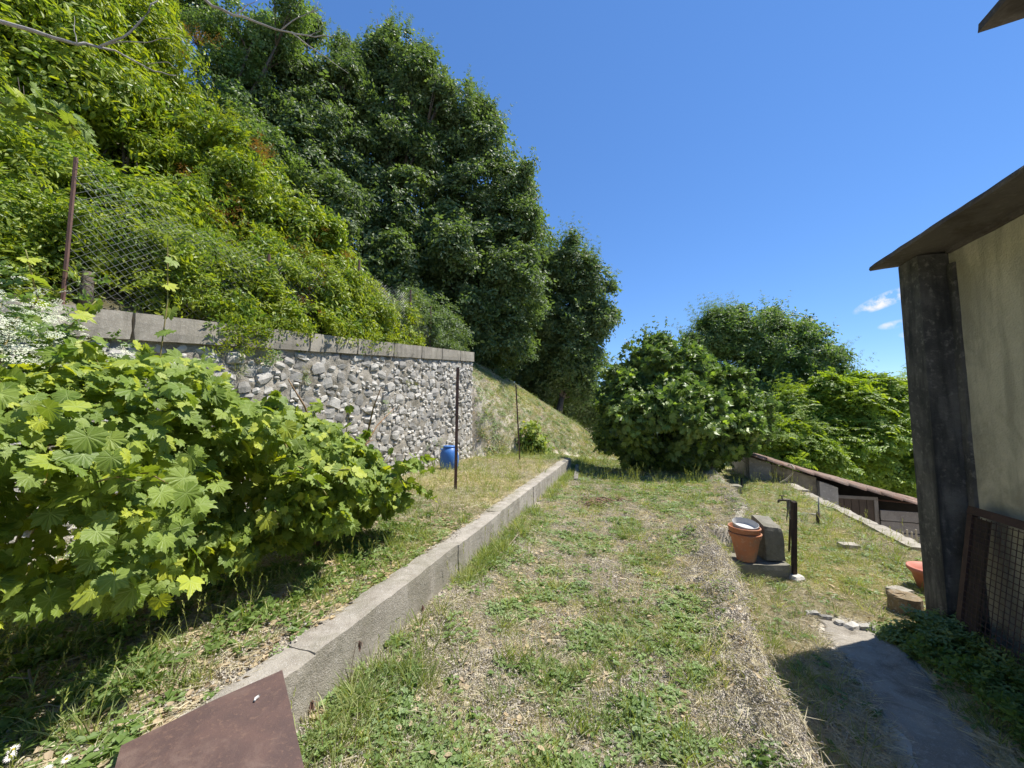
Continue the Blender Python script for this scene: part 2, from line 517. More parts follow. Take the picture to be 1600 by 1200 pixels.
M['grass'] = leaf_mat('grass_blade', (0.145, 0.205, 0.060), (0.270, 0.330, 0.120), (0.40, 0.42, 0.20), 0.5, 0.35, 0.4, (1.4, 1.4, 0.5))
M['grass_y'] = leaf_mat('yellowing_grass_blade', (0.24, 0.29, 0.07), (0.44, 0.43, 0.16), (0.32, 0.38, 0.10), 0.55, 0.35, 0.35, (1.3, 1.3, 0.5))
M['straw'] = leaf_mat('dry_straw', (0.52, 0.47, 0.34), (0.68, 0.63, 0.48), (0.45, 0.40, 0.27), 0.75, 0.25, 0.2, (1.1, 1.05, 0.8))
M['litter'] = leaf_mat('dead_leaf', (0.27, 0.20, 0.13), (0.44, 0.36, 0.25), (0.34, 0.27, 0.19), 0.8, 0.15, 0.15, (1.1, 1.0, 0.8))
M['vine_leaf'] = vine_leaf_mat('vine_leaf', (0.140, 0.215, 0.034), (0.255, 0.335, 0.052), (0.42, 0.47, 0.05))
M['white_petal'] = leaf_mat('white_blossom', (0.62, 0.66, 0.50), (0.80, 0.82, 0.72), None, 0.7, 0.3, 0.2, (1, 1, 1))
M['daisy'] = leaf_mat('daisy_petal', (0.80, 0.79, 0.78), (0.85, 0.80, 0.82), None, 0.6, 0.25, 0.2, (1, 1, 1))
M['yellow'] = surf_mat('daisy_centre', (0.60, 0.42, 0.05), (0.5, 0.35, 0.04))
M['bark'] = surf_mat('tree_bark', (0.10, 0.08, 0.06), (0.17, 0.145, 0.12), (0.06, 0.05, 0.04), 6, 25, 0.95, 0.9, 0.02)
M['bark_pale'] = surf_mat('pale_twig_bark', (0.30, 0.27, 0.24), (0.42, 0.39, 0.36), (0.2, 0.18, 0.16), 6, 40, 0.9, 0.6, 0.004)
M['vine_wood'] = surf_mat('vine_cane', (0.22, 0.13, 0.07), (0.32, 0.20, 0.11), None, 8, 40, 0.85, 0.4, 0.003)
M['vine_green'] = surf_mat('green_shoot', (0.22, 0.24, 0.07), (0.30, 0.22, 0.09), None, 8, 40, 0.7, 0.2, 0.002)
M['concrete'] = surf_mat('weathered_concrete', (0.42, 0.38, 0.32), (0.31, 0.28, 0.235), (0.52, 0.48, 0.42), 3.0, 34, 0.95, 1.0, 0.012, streak=(0.25, 0.22, 0.18), speck=(0.50, 0.48, 0.44), grime=(0.24, 0.22, 0.17), rnd=0.06)
M['coping'] = surf_mat('coping_concrete', (0.37, 0.335, 0.27), (0.29, 0.26, 0.21), (0.46, 0.42, 0.35), 2.6, 34, 0.93, 0.8, 0.008, streak=(0.2, 0.18, 0.14), speck=(0.45, 0.43, 0.38), rnd=0.10)
M['block'] = surf_mat('old_concrete_block', (0.27, 0.25, 0.20), (0.19, 0.18, 0.14), (0.36, 0.33, 0.27), 6, 40, 0.95, 0.9, 0.008, grime=(0.12, 0.115, 0.07), rnd=0.12)
M['stone'] = surf_mat('limestone_rubble', (0.47, 0.445, 0.395), (0.36, 0.34, 0.305), (0.58, 0.55, 0.485), 5, 24, 0.92, 1.0, 0.014, grime=(0.23, 0.22, 0.19), rnd=0.30)
M['mortar'] = surf_mat('lime_mortar', (0.45, 0.405, 0.33), (0.34, 0.305, 0.25), (0.53, 0.485, 0.40), 4, 16, 0.95, 1.0, 0.03, grime=(0.17, 0.15, 0.11))
M['rust'] = surf_mat('rusted_iron', (0.155, 0.085, 0.065), (0.105, 0.058, 0.048), (0.24, 0.13, 0.085), 5, 45, 0.8, 0.5, 0.003, spec=0.35)
M['rust_plate'] = surf_mat('rusted_sheet_iron', (0.115, 0.068, 0.056), (0.080, 0.050, 0.044), (0.165, 0.10, 0.075), 7, 60, 0.66, 0.6, 0.004, spec=0.4, grime=(0.15, 0.10, 0.08))
M['dark_rust'] = surf_mat('dark_rusted_frame', (0.080, 0.050, 0.040), (0.052, 0.034, 0.029), (0.13, 0.08, 0.055), 6, 40, 0.8, 0.5, 0.003)
M['dark_iron'] = surf_mat('dark_iron', (0.035, 0.026, 0.022), (0.06, 0.04, 0.03), None, 7, 40, 0.75, 0.4, 0.003)
M['wire'] = surf_mat('galvanised_wire', (0.30, 0.31, 0.29), (0.22, 0.22, 0.20), None, 7, 40, 0.5, 0.1, 0.001, metal=0.4)
M['plaster'] = surf_mat('old_ochre_plaster', (0.62, 0.58, 0.44), (0.53, 0.50, 0.38), (0.68, 0.64, 0.50), 1.6, 14, 0.95, 0.9, 0.02, streak=(0.36, 0.34, 0.26), grime=(0.33, 0.31, 0.23))
M['pillar'] = surf_mat('grimy_black_pillar', (0.19, 0.185, 0.168), (0.075, 0.075, 0.071), (0.28, 0.27, 0.24), 2.6, 22, 0.93, 1.0, 0.02, streak=(0.035, 0.036, 0.036))
M['roof_under'] = surf_mat('roof_slab', (0.14, 0.122, 0.108), (0.10, 0.088, 0.078), (0.20, 0.18, 0.16), 2.5, 20, 0.92, 0.7, 0.012, grime=(0.07, 0.055, 0.045))
M['terracotta'] = surf_mat('terracotta', (0.46, 0.19, 0.095), (0.40, 0.155, 0.075), (0.54, 0.30, 0.19), 7, 30, 0.88, 0.4, 0.004, rnd=0.08, grime=(0.30, 0.185, 0.125))
M['pot_pale'] = surf_mat('pale_grey_pot', (0.55, 0.54, 0.52), (0.47, 0.46, 0.45), None, 6, 30, 0.7, 0.2, 0.002)
M['tile'] = surf_mat('roof_tile', (0.27, 0.165, 0.115), (0.19, 0.135, 0.105), (0.36, 0.30, 0.255), 3, 22, 0.92, 0.7, 0.006, grime=(0.17, 0.14, 0.11), rnd=0.25)
M['white_wall'] = surf_mat('limewashed_wall', (0.36, 0.35, 0.32), (0.24, 0.23, 0.21), (0.46, 0.44, 0.41), 1.6, 14, 0.95, 0.7, 0.02, grime=(0.2, 0.19, 0.17))
M['wood_grey'] = surf_mat('grey_weathered_board', (0.20, 0.185, 0.165), (0.14, 0.125, 0.11), (0.28, 0.26, 0.23), 3, 30, 0.9, 0.6, 0.004, rnd=0.2)
M['wood_dark'] = surf_mat('dark_board', (0.075, 0.058, 0.045), (0.05, 0.04, 0.032), None, 3, 30, 0.9, 0.6, 0.004, rnd=0.2)
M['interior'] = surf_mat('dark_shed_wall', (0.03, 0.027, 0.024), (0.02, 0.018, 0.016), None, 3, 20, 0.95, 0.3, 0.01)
M['path'] = surf_mat('concrete_path', (0.40, 0.36, 0.30), (0.28, 0.25, 0.205), (0.50, 0.46, 0.39), 3.2, 25, 0.95, 1.0, 0.02, grime=(0.17, 0.145, 0.11), speck=(0.5, 0.46, 0.4))
M['cloth'] = surf_mat('frayed_rag', (0.24, 0.22, 0.17), (0.16, 0.145, 0.11), None, 10, 60, 0.95, 0.5, 0.004)
M['hose'] = surf_mat('faded_hose', (0.42, 0.38, 0.28), (0.34, 0.30, 0.22), None, 10, 40, 0.6, 0.1, 0.001)
M['brass'] = surf_mat('tarnished_tap', (0.13, 0.11, 0.08), (0.08, 0.07, 0.055), None, 15, 60, 0.5, 0.2, 0.002, metal=0.6)
M['twig'] = surf_mat('dead_twig', (0.33, 0.27, 0.20), (0.24, 0.19, 0.14), None, 10, 60, 0.9, 0.4, 0.003)
M['clod'] = surf_mat('earth_clod', (0.46, 0.41, 0.34), (0.36, 0.32, 0.26), (0.55, 0.50, 0.43), 8, 50, 0.97, 0.8, 0.006, rnd=0.2)
M['hay'] = surf_mat('reddish_dry_stalk', (0.22, 0.12, 0.09), (0.28, 0.17, 0.12), None, 9, 40, 0.9, 0.2, 0.002)
def blue_mat():
    t = NT('blue_plastic')
    p = t.geopos(); a = t.noise(p, 6, 4); 
    c = t.mix(t.ramp(a, 0.35, 0.75, 0.0, 0.6), (0.035, 0.14, 0.42), (0.075, 0.20, 0.48))
    return t.done(t.bsdf(c, 0.42, t.bump(t.noise(p, 40, 3), 0.1, 0.003), 0.0, 0.5))
M['blue'] = blue_mat()

def ground_mat():
    t = NT('ground_soil')
    p = t.geopos()
    a = t.noise(p, 1.1, 6, 0.62, 0.4); b = t.noise(p, 7.0, 6, 0.65, 0.2); c_ = t.noise(p, 55, 5, 0.7)
    c = t.mix(t.ramp(b, 0.3, 0.7), (0.44, 0.39, 0.325), (0.54, 0.495, 0.42))
    c = t.mix(t.ramp(c_, 0.55, 0.75, 0, 0.8), c, (0.64, 0.58, 0.47))
    c = t.mix(t.ramp(c_, 0.42, 0.22, 0, 0.8), c, (0.15, 0.12, 0.085))
    c = t.mix(t.ramp(a, 0.5, 0.7, 0, 0.4), c, (0.20, 0.20, 0.10))
    # scattered straw fibres
    q = t.mapping(p, (120, 14, 60), (0, 0, 0.6)); f1 = t.noise(q, 1.0, 3, 0.6, 1.5)
    q2 = t.mapping(p, (16, 130, 60), (0, 0, 1.2)); f2 = t.noise(q2, 1.0, 3, 0.6, 1.5)
    f = t.math('MAXIMUM', t.ramp(f1, 0.60, 0.68), t.ramp(f2, 0.60, 0.68))
    c = t.mix(t.math('MULTIPLY', f, 0.7), c, (0.62, 0.57, 0.44))
    # hill, far slopes: woods and meadows
    sp = t.n('ShaderNodeSeparateXYZ'); t.l(p, sp.inputs[0])
    r = t.math('SQRT', t.math('ADD', t.math('MULTIPLY', sp.outputs[0], sp.outputs[0]), t.math('MULTIPLY', sp.outputs[1], sp.outputs[1])))
    far = t.ramp(r, 22, 60)
    w = t.noise(p, 0.02, 8, 0.7)
    fc = t.mix(t.ramp(w, 0.35, 0.65), (0.045, 0.075, 0.045), (0.08, 0.11, 0.06))
    c = t.mix(far, c, fc)
    # leaf mould under the woods on the hillside
    nn = t.math('SUBTRACT', t.math('MULTIPLY', sp.outputs[0], CS), t.math('MULTIPLY', sp.outputs[1], SN))
    c = t.mix(t.ramp(nn, -4.9, -5.3), c, t.mix(t.ramp(b, 0.3, 0.7), (0.075, 0.062, 0.038), (0.12, 0.11, 0.055)))
    h = t.math('ADD', t.math('MULTIPLY', b, 0.5), t.math('MULTIPLY', c_, 0.35))
    nm = t.bump(h, 0.9, 0.03)
    nm = t.bump(t.noise(p, 180, 4, 0.7), 0.6, 0.006, nm)
    return t.done(t.bsdf(c, 0.97, nm, 0.0, 0.12))
M['ground'] = ground_mat()

# ------------------------------------------------------------------ scatter by geometry nodes (leaf clumps on points)
def frames_to_euler(zax, spin):
    z = zax/np.linalg.norm(zax, axis=1, keepdims=True)
    ref = np.where(np.abs(z[:, 2:3]) < 0.95, np.array([[0, 0, 1.0]]), np.array([[1.0, 0, 0]]))
    x0 = np.cross(ref, z); x0 /= np.linalg.norm(x0, axis=1, keepdims=True)
    y0 = np.cross(z, x0)
    c, s = np.cos(spin)[:, None], np.sin(spin)[:, None]
    x = x0*c + y0*s; y = np.cross(z, x)
    ry = -np.arcsin(np.clip(x[:, 2], -1, 1)); rx = np.arctan2(y[:, 2], z[:, 2]); rz = np.arctan2(x[:, 1], x[:, 0])
    return np.stack([rx, ry, rz], 1)
_groups = {}
def scatter_group(protos):
    key = tuple(o.name for o in protos)
    if key in _groups: return _groups[key]
    g = bpy.data.node_groups.new('scatter', 'GeometryNodeTree')
    g.interface.new_socket('Geometry', in_out='INPUT', socket_type='NodeSocketGeometry')
    g.interface.new_socket('Geometry', in_out='OUTPUT', socket_type='NodeSocketGeometry')
    N = g.nodes; L = g.links
    gi = N.new('NodeGroupInput'); go = N.new('NodeGroupOutput')
    iop = N.new('GeometryNodeInstanceOnPoints')
    g2i = N.new('GeometryNodeGeometryToInstance')
    for o in reversed(protos):
        oi = N.new('GeometryNodeObjectInfo'); oi.inputs['Object'].default_value = o
        oi.inputs['As Instance'].default_value = False
        L.new(oi.outputs['Geometry'], g2i.inputs[0])
    def attr(nm, ty):
        a = N.new('GeometryNodeInputNamedAttribute'); a.data_type = ty; a.inputs[0].default_value = nm
        return a.outputs[0]
    L.new(gi.outputs[0], iop.inputs['Points'])
    L.new(g2i.outputs[0], iop.inputs['Instance'])
    iop.inputs['Pick Instance'].default_value = True
    L.new(attr('idx', 'INT'), iop.inputs['Instance Index'])
    L.new(attr('rot', 'FLOAT_VECTOR'), iop.inputs['Rotation'])
    L.new(attr('scl', 'FLOAT_VECTOR'), iop.inputs['Scale'])
    L.new(iop.outputs[0], go.inputs[0])
    _groups[key] = g
    return g
NINST = 0
def realise(name, P, Z, S, idx, protos, parent=None):
    """the same as scatter() but written out as one ordinary mesh"""
    R = frames_to_euler(np.asarray(Z, float), RNG.uniform(0, 2*PI, len(P))); Vs = []; Fs = []; nb = 0; mats = []; mi = []; uvs = []
    from mathutils import Euler
    for p, r, s_, i in zip(P, R, np.asarray(S, float), idx):
        me0 = protos[int(i)].data; E = np.array(Euler(r).to_matrix())
        v = np.array([tuple(q.co) for q in me0.vertices])*s_ @ E.T+np.array(p); Vs.append(v)
        mt = me0.materials[0]
        if mt not in mats: mats.append(mt)
        uv = np.zeros((len(v), 2))
        if me0.uv_layers:
            for lp in me0.loops: uv[lp.vertex_index] = me0.uv_layers[0].data[lp.index].uv
        uvs.append(uv)
        for f in me0.polygons: Fs.append(tuple(q+nb for q in f.vertices)); mi.append(mats.index(mt))
        nb += len(v)
    me = bpy.data.meshes.new(name); me.from_pydata(np.concatenate(Vs).tolist(), [], Fs)
    for m in mats: me.materials.append(m)
    me.polygons.foreach_set('material_index', mi)
    l = me.uv_layers.new(name='UVMap'); li = np.zeros(len(me.loops), np.int32); me.loops.foreach_get('vertex_index', li)
    l.data.foreach_set('uv', np.concatenate(uvs).astype(np.float32)[li].ravel()); me.update()
    return link(name, me, parent)
def scatter(name, P, Z, S, idx, protos, parent=None, spin=None):
    global NINST
    P = np.asarray(P, np.float32); n = len(P); NINST += n
    if spin is None: spin = RNG.uniform(0, 2*PI, n)
    R = frames_to_euler(np.asarray(Z, float), spin)
    S = np.asarray(S, float)
    if S.ndim == 1: S = np.repeat(S[:, None], 3, 1)
    me = bpy.data.meshes.new(name)
    me.vertices.add(n); me.vertices.foreach_set('co', P.ravel())
    for nm, ty, arr in (('rot', 'FLOAT_VECTOR', R), ('scl', 'FLOAT_VECTOR', S)):
        a = me.attributes.new(nm, ty, 'POINT'); a.data.foreach_set('vector', np.asarray(arr, np.float32).ravel())
    a = me.attributes.new('idx', 'INT', 'POINT'); a.data.foreach_set('value', np.asarray(idx, np.int32))
    for o in protos:
        if o.data.materials[0].name not in [m.name for m in me.materials]: me.materials.append(o.data.materials[0])
    ob = link(name, me, parent)
    md = ob.modifiers.new('scatter', 'NODES'); md.node_group = scatter_group(protos)
    return ob
def proto(name, V, F, mat, uv=None):
    me = bpy.data.meshes.new(name); me.from_pydata([tuple(v) for v in V], [], [tuple(f) for f in F])
    me.materials.append(mat)
    if uv is not None:
        l = me.uv_layers.new(name='UVMap')
        for lp in me.loops: l.data[lp.index].uv = uv[lp.vertex_index]
    me.update()
    return bpy.data.objects.new(name, me)
rnd = random.Random(3)
def rot_to(z, spin):
    z = Vector(z).normalized(); q = z.to_track_quat('Z', 'Y').to_matrix()
    return q @ Matrix.Rotation(spin, 3, 'Z')
def leaf_shape(kind):
    # leaf grows along +Y from the origin, face towards +Z, length 1
    if kind == 'lance':
        V = [(0,0,0), (-.17,.35,.04), (0,.38,-.03), (.17,.35,.04), (-.11,.72,.0), (0,.72,-.07), (.11,.72,.0), (0,1,-.16)]
        F = [(0,2,1), (0,3,2), (1,2,5,4), (2,3,6,5), (4,5,7), (5,6,7)]
    elif kind == 'oval':
        V = [(0,0,0), (-.27,.42,.05), (0,.5,-.04), (.27,.42,.05), (0,1,-.12)]
        F = [(0,2,1), (0,3,2), (1,2,4), (2,3,4)]
    elif kind == 'fig':
        V = [(0,.0,0), (-.30,.05,0), (-.52,.42,-.06), (-.24,.42,.03), (-.30,.80,-.05), (-.10,.62,.03), (0,1,-.12), (.10,.62,.03), (.30,.80,-.05), (.24,.42,.03), (.52,.42,-.06), (.30,.05,0), (0,.4,-.02)]
        F = [(12, (i % 12), ((i+1) % 12)) for i in range(12)]
        F = [(a, c, b) for a, b, c in F]
    elif kind == 'round':
        V = [(0,0,0), (-.34,.3,.05), (-.3,.75,.02), (0,.95,-.03), (.3,.75,.02), (.34,.3,.05), (0,.5,-.04)]
        F = [(6,0,1), (6,1,2), (6,2,3), (6,3,4), (6,4,5), (6,5,0)]
    return [Vector(v) for v in V], F
def add_leaf(V, F, kind, base, dirv, nrm, size, wid=1.0):
    y = Vector(dirv).normalized(); n = Vector(nrm)
    x = y.cross(n)
    if x.length < 1e-3: x = y.cross(Vector((0.3, 0.5, 0.8)))
    x.normalize(); z = x.cross(y)
    lv, lf = leaf_shape(kind); b = len(V)
    for v in lv: V.append(Vector(base) + (x*v.x*wid + y*v.y + z*v.z)*size)
    for f in lf: F.append(tuple(i+b for i in f))
def rv(s=1.0): return Vector((rnd.gauss(0, s), rnd.gauss(0, s), rnd.gauss(0, s)))
def clump(name, kind, count, spread, size, mat, droop=0.3, wid=1.0, twigs=5):
    """leaves along a few twigs that fan out about +Z; overall size about 1"""
    V, F = [], []
    per = max(1, count//twigs)
    for t in range(twigs):
        a = 2*PI*t/twigs + rnd.uniform(-.5, .5); el = rnd.uniform(0.15, 1.2)
        dr = Vector((math.cos(a)*math.cos(el), math.sin(a)*math.cos(el), math.sin(el)))
        L = spread*rnd.uniform(0.6, 1.0)
        for k in range(per):
            s = (k+0.6)/per
            p = dr*L*s + Vector((0, 0, -droop*s*s*L*0.5)) + rv(0.03)
            side = dr.cross(Vector((0, 0, 1))).normalized()*(1 if k % 2 else -1)
            ld = (dr*0.6 + side*0.8 + Vector((0, 0, -droop)) + rv(0.25))
            nn = Vector((0, 0, 0.9)) + rv(0.7)
            add_leaf(V, F, kind, p, ld, nn, size*rnd.uniform(0.65, 1.15), wid)
    return proto(name, V, F, mat)
P_dark = [clump('c_dark%d' % i, 'oval', 28, 1.0, 0.36, M['leaf_dark'], 0.35, 1.05, 6) for i in range(3)]
P_mid = [clump('c_mid%d' % i, 'oval', 30, 1.0, 0.30, M['leaf_mid'], 0.3, 1.0, 6) for i in range(3)]
P_bank = [clump('c_bank%d' % i, 'lance', 22, 1.0, 0.40, M['leaf_bank'], 0.45, 1.15, 4) for i in range(3)] + \
         [clump('c_bankg%d' % i, 'lance', 22, 1.0, 0.36, M['leaf_bank2'], 0.4, 1.2, 4) for i in range(2)]
P_rust = [clump('c_rust%d' % i, 'oval', 22, 0.9, 0.22, M['leaf_rust'], 0.3, 0.8, 5) for i in range(2)]
P_fig = [clump('c_fig%d' % i, 'fig', 11, 0.8, 0.62, M['leaf_fig'], 0.35, 1.0, 3) for i in range(3)]
def frond_clump(name, mat):
    V, F = [], []
    for t in range(5):
        a = 2*PI*t/5 + rnd.uniform(-.4, .4); el = rnd.uniform(-0.1, 0.7)
        dr = Vector((math.cos(a)*math.cos(el), math.sin(a)*math.cos(el), math.sin(el)))
        side = dr.cross(Vector((0, 0, 1))).normalized()
        for k in range(7):
            s = (k+1)/7
            p = dr*s*0.95 + Vector((0, 0, -0.28*s*s))
            for sg in (-1, 1):
                add_leaf(V, F, 'oval', p, side*sg + dr*0.35 + Vector((0, 0, -0.25)) + rv(0.1), Vector((0, 0, 1))+rv(0.25), 0.27, 0.95)
    return proto(name, V, F, mat)
P_rob = [frond_clump('c_rob%d' % i, M['leaf_robinia']) for i in range(3)]
P_weed = [clump('c_weed%d' % i, 'oval', 16, 0.7, 0.42, M['leaf_weed'], 0.2, 0.95, 4) for i in range(2)]

# grass and ground cover prototypes (metres)
def blade(V, F, base, dirv, L, w, bend, twist=0.0):
    d = Vector(dirv).normalized(); side = d.cross(Vector((rnd.gauss(0, 1), rnd.gauss(0, 1), 0.3))).normalized()
    b = len(V)
    out = Vector((d.x, d.y, 0)); 
    if out.length < 0.05: out = Vector((rnd.gauss(0, 1), rnd.gauss(0, 1), 0))
    out.normalize()
    ns = 3
    for i in range(ns+1):
        s = i/ns
        p = Vector(base) + d*L*s + out*bend*L*s*s + Vector((0, 0, -bend*0.6*L*s*s))
        ww = w*(1-s)**0.7*0.5
        if i == ns: V.append(p)
        else: V.append(p-side*ww); V.append(p+side*ww)
    for i in range(ns-1): F.append((b+2*i, b+2*i+1, b+2*i+3, b+2*i+2))
    F.append((b+2*ns-2, b+2*ns-1, b+2*ns))
def tuft(name, n, r, L, w, lean, bend, mat, flat=False):
    V, F = [], []
    for i in range(n):
        a = rnd.uniform(0, 2*PI); rr = r*math.sqrt(rnd.random())
        base = Vector((math.cos(a)*rr, math.sin(a)*rr, -0.006))
        ln = rnd.uniform(0, lean); a2 = a+rnd.uniform(-1, 1)
        if flat:
            base.z = rnd.uniform(0.002, 0.018)
            d = Vector((math.cos(a2*7), math.sin(a2*7), rnd.uniform(-.05, .22)))
        else: d = Vector((math.cos(a2)*ln, math.sin(a2)*ln, 1))
        blade(V, F, base, d, L*rnd.uniform(0.5, 1.15), w*rnd.uniform(0.7, 1.2), bend*rnd.uniform(0.2, 1.3))
    return proto(name, V, F, mat)
G = []
def gp(o): G.append(o); return len(G)-1
g_short = [gp(tuft('g_a%d' % i, 22, 0.05, 0.050, 0.0045, 0.9, 0.45, M['grass'])) for i in range(3)]
g_yel = [gp(tuft('g_b%d' % i, 20, 0.055, 0.055, 0.0045, 0.9, 0.5, M['grass_y'])) for i in range(2)]
g_long = [gp(tuft('g_c%d' % i, 20, 0.045, 0.15, 0.006, 0.55, 0.45, M['grass'])) for i in range(3)]
g_straw = [gp(tuft('g_d%d' % i, 16, 0.06, 0.07, 0.0035, 1.6, 0.5, M['straw'])) for i in range(2)]
g_lit = [gp(tuft('g_e%d' % i, 16, 0.09, 0.09, 0.0035, 0, 0.1, M['straw'], True)) for i in range(3)]
def clover(name, n, mat, sz=0.016, r=0.06, h=0.03, kind='round', tri_=True):
    V, F = [], []
    for i in range(n):
        a = rnd.uniform(0, 2*PI); rr = r*math.sqrt(rnd.random())
        p = Vector((math.cos(a)*rr, math.sin(a)*rr, h*rnd.uniform(0.3, 1.1)))
        nn = Vector((0, 0, 1))+rv(0.25)
        a0 = rnd.uniform(0, 2*PI)
        for k in range(3 if tri_ else 1):
            aa = a0+k*2.09
            add_leaf(V, F, kind, p, Vector((math.cos(aa), math.sin(aa), rnd.uniform(-.1, .35))), nn, sz*rnd.uniform(0.8, 1.2))
    return proto(name, V, F, mat)
g_clov = [gp(clover('g_f%d' % i, 16, M['leaf_clover'])) for i in range(3)]
g_broad = [gp(clover('g_g%d' % i, 9, M['leaf_weed'], 0.045, 0.03, 0.03, 'oval', False)) for i in range(2)]
def litter(name, n, mat, sz, r):
    V, F = [], []
    for i in range(n):
        a = rnd.uniform(0, 2*PI); rr = r*math.sqrt(rnd.random()); b = rnd.uniform(0, 2*PI)
        add_leaf(V, F, rnd.choice(['oval', 'round']), (math.cos(a)*rr, math.sin(a)*rr, rnd.uniform(0.004, 0.02)), (math.cos(b), math.sin(b), rnd.uniform(-.2, .3)), Vector((0, 0, 1))+rv(0.4), sz*rnd.uniform(0.5, 1.2))
    return proto(name, V, F, mat)
g_dead = [gp(litter('g_h%d' % i, 8, M['litter'], 0.032, 0.08)) for i in range(2)]
def clods(name, n, sz, r, mat):
    V, F = [], []
    for i in range(n):
        a = rnd.uniform(0, 2*PI); rr = r*math.sqrt(rnd.random()); s = sz*rnd.uniform(0.3, 1.0)
        c = Vector((math.cos(a)*rr, math.sin(a)*rr, s*0.2)); b = len(V)
        for v in ((1,0,0), (-1,0,0), (0,1,0), (0,-1,0), (0,0,1), (0,0,-1)):
            V.append(c+Vector(v)*s*rnd.uniform(0.6, 1.1)+rv(s*0.15))
        for f in ((0,2,4), (2,1,4), (1,3,4), (3,0,4), (2,0,5), (1,2,5), (3,1,5), (0,3,5)): F.append(tuple(b+k for k in f))
    return proto(name, V, F, mat)
g_clod = [gp(clods('g_i%d' % i, 26, 0.0075, 0.10, M['clod'])) for i in range(2)]
def seed_stalks(name, n, L, mat):
    V, F = [], []
    for i in range(n):
        a = rnd.uniform(0, 2*PI); base = Vector((rnd.gauss(0, .02), rnd.gauss(0, .02), 0))
        d = Vector((math.cos(a)*0.25, math.sin(a)*0.25, 1)).normalized(); l = L*rnd.uniform(.6, 1.1)
        blade(V, F, base, d, l, 0.003, 0.15)
        tip = base+d*l*0.95+Vector((math.cos(a), math.sin(a), 0))*0.12*l
        for k in range(9):
            p = tip+d*(k-4)*0.008
            add_leaf(V, F, 'oval', p, d+rv(0.35), rv(1), 0.016, 0.6)
    return proto(name, V, F, mat)
g_seed = [gp(seed_stalks('g_j%d' % i, 4, 0.22, M['grass_y'])) for i in range(2)]

def pick(w, arr):
    """w: list of (weights array, index list)"""
    pass
def cover(name, n0, n1, d0, d1, dens, weight_fn, label, cat, falloff=3.0, keep=None, smin=0.8, smax=1.3):
    area = (n1-n0)*(d1-d0); N = int(area*dens)
    n = RNG.uniform(n0, n1, N); d = RNG.uniform(d0, d1, N)
    X = n*CS+d*SN; Y = -n*SN+d*CS; r = np.hypot(X, Y)
    k = RNG.random(N) < np.minimum(1, (falloff/np.maximum(r, 0.5))**1.15)
    k &= (np.abs(np.arctan2(X, Y)) < math.radians(66)) & (Y > 0.6)
    if keep is not None: k &= keep(n, d)
    n, d, r = n[k], d[k], r[k]; N = len(n)
    ws, lists = weight_fn(n, d, r)
    Wt = np.stack([np.asarray(w, float)+0*n for w in ws], 1); Wt = np.maximum(Wt, 0)
    tot = Wt.sum(1); live = RNG.random(N) < np.minimum(1, tot)
    n, d, r, Wt, tot = n[live], d[live], r[live], Wt[live], tot[live]; N = len(n)
    cum = np.cumsum(Wt/tot[:, None], 1); u = RNG.random(N)[:, None]
    ci = (u > cum).sum(1).clip(0, len(lists)-1)
    idx = np.zeros(N, int)
    for i, L in enumerate(lists):
        m = ci == i; idx[m] = RNG.choice(L, m.sum())
    z = terr(n, d)
    e = 0.05
    gx = (terr(n+e, d, False)-terr(n-e, d, False))/(2*e); gy = (terr(n, d+e, False)-terr(n, d-e, False))/(2*e)
    gx = np.clip(gx, -1.0, 1.0); gy = np.clip(gy, -1.0, 1.0)
    up = Wnp(-gx, -gy, np.ones(N)) + RNG.normal(0, 0.12, (N, 3)); up[:, 2] = np.abs(up[:, 2])
    s = RNG.uniform(smin, smax, N)*(1+np.clip(r-3, 0, 14)*0.065)
    o = scatter(name, Wnp(n, d, z), up, s, idx, G)
    return tag(o, label, cat, None, 'stuff')

# ------------------------------------------------------------------ the ground sheet
def axis(fine0, fine1, step, lim0, lim1, g=1.09):
    a = list(np.arange(fine0, fine1+1e-6, step)); s = step; x = fine1
    while x < lim1: s *= g; x += s; a.append(x)
    s = step; x = fine0
    while x > lim0: s *= g; x -= s; a.insert(0, x)
    return np.array(a)
na = axis(-4.9, 4.4, 0.032, -1400, 1600); da = axis(0.6, 8.0, 0.032, -300, 2600, 1.07)
for cut in (-4.799, -4.801):
    na = np.sort(np.append(na, cut))
NN, DD = np.meshgrid(na, da, indexing='ij')
ZZ = terr(NN, DD)
V = Wnp(NN, DD, ZZ).reshape(-1, 3)
I = np.arange(len(na)*len(da)).reshape(len(na), len(da))
F = np.stack([I[:-1, :-1], I[1:, :-1], I[1:, 1:], I[:-1, 1:]], -1).reshape(-1, 4)
gm = np_mesh('ground', V, F, M['ground'], True)
tag(link('ground', gm), 'terraced garden soil with dry grass and bare earth', None, None, 'structure')

# concrete path along the house
ps = np.linspace(-1, 1, 26); pd = np.linspace(-1.0, 4.75, 120)
PN, PD = np.meshgrid(ps, pd, indexing='ij')
hw_ = 0.23 + 0.16*sst(3.6, 4.3, PD) + 0.26*(fbm(PD*2.3, PD*0+2, 0, 3)-0.5)
PN2 = path_c(PD) + PN*hw_ - 0.08*sst(3.6, 4.3, PD) + 0.16*(fbm(PD*3.1+PN*2, PD*0+7, 0, 3)-0.5)
PZ = terr(PN2, PD) + 0.016 + 0.025*(fbm(PN2*9, PD*9, 1, 3)-0.5) - 0.05*sst(0.72, 1.0, np.abs(PN)) - 0.05*sst(4.5, 4.75, PD)
I = np.arange(PN.size).reshape(PN.shape)
F = np.stack([I[:-1, :-1], I[1:, :-1], I[1:, 1:], I[:-1, 1:]], -1).reshape(-1, 4)
tag(link('path', np_mesh('path', Wnp(PN2, PD, PZ).reshape(-1, 3), F, M['path'], True)), 'grey concrete path beside the house wall', None, None, 'structure')

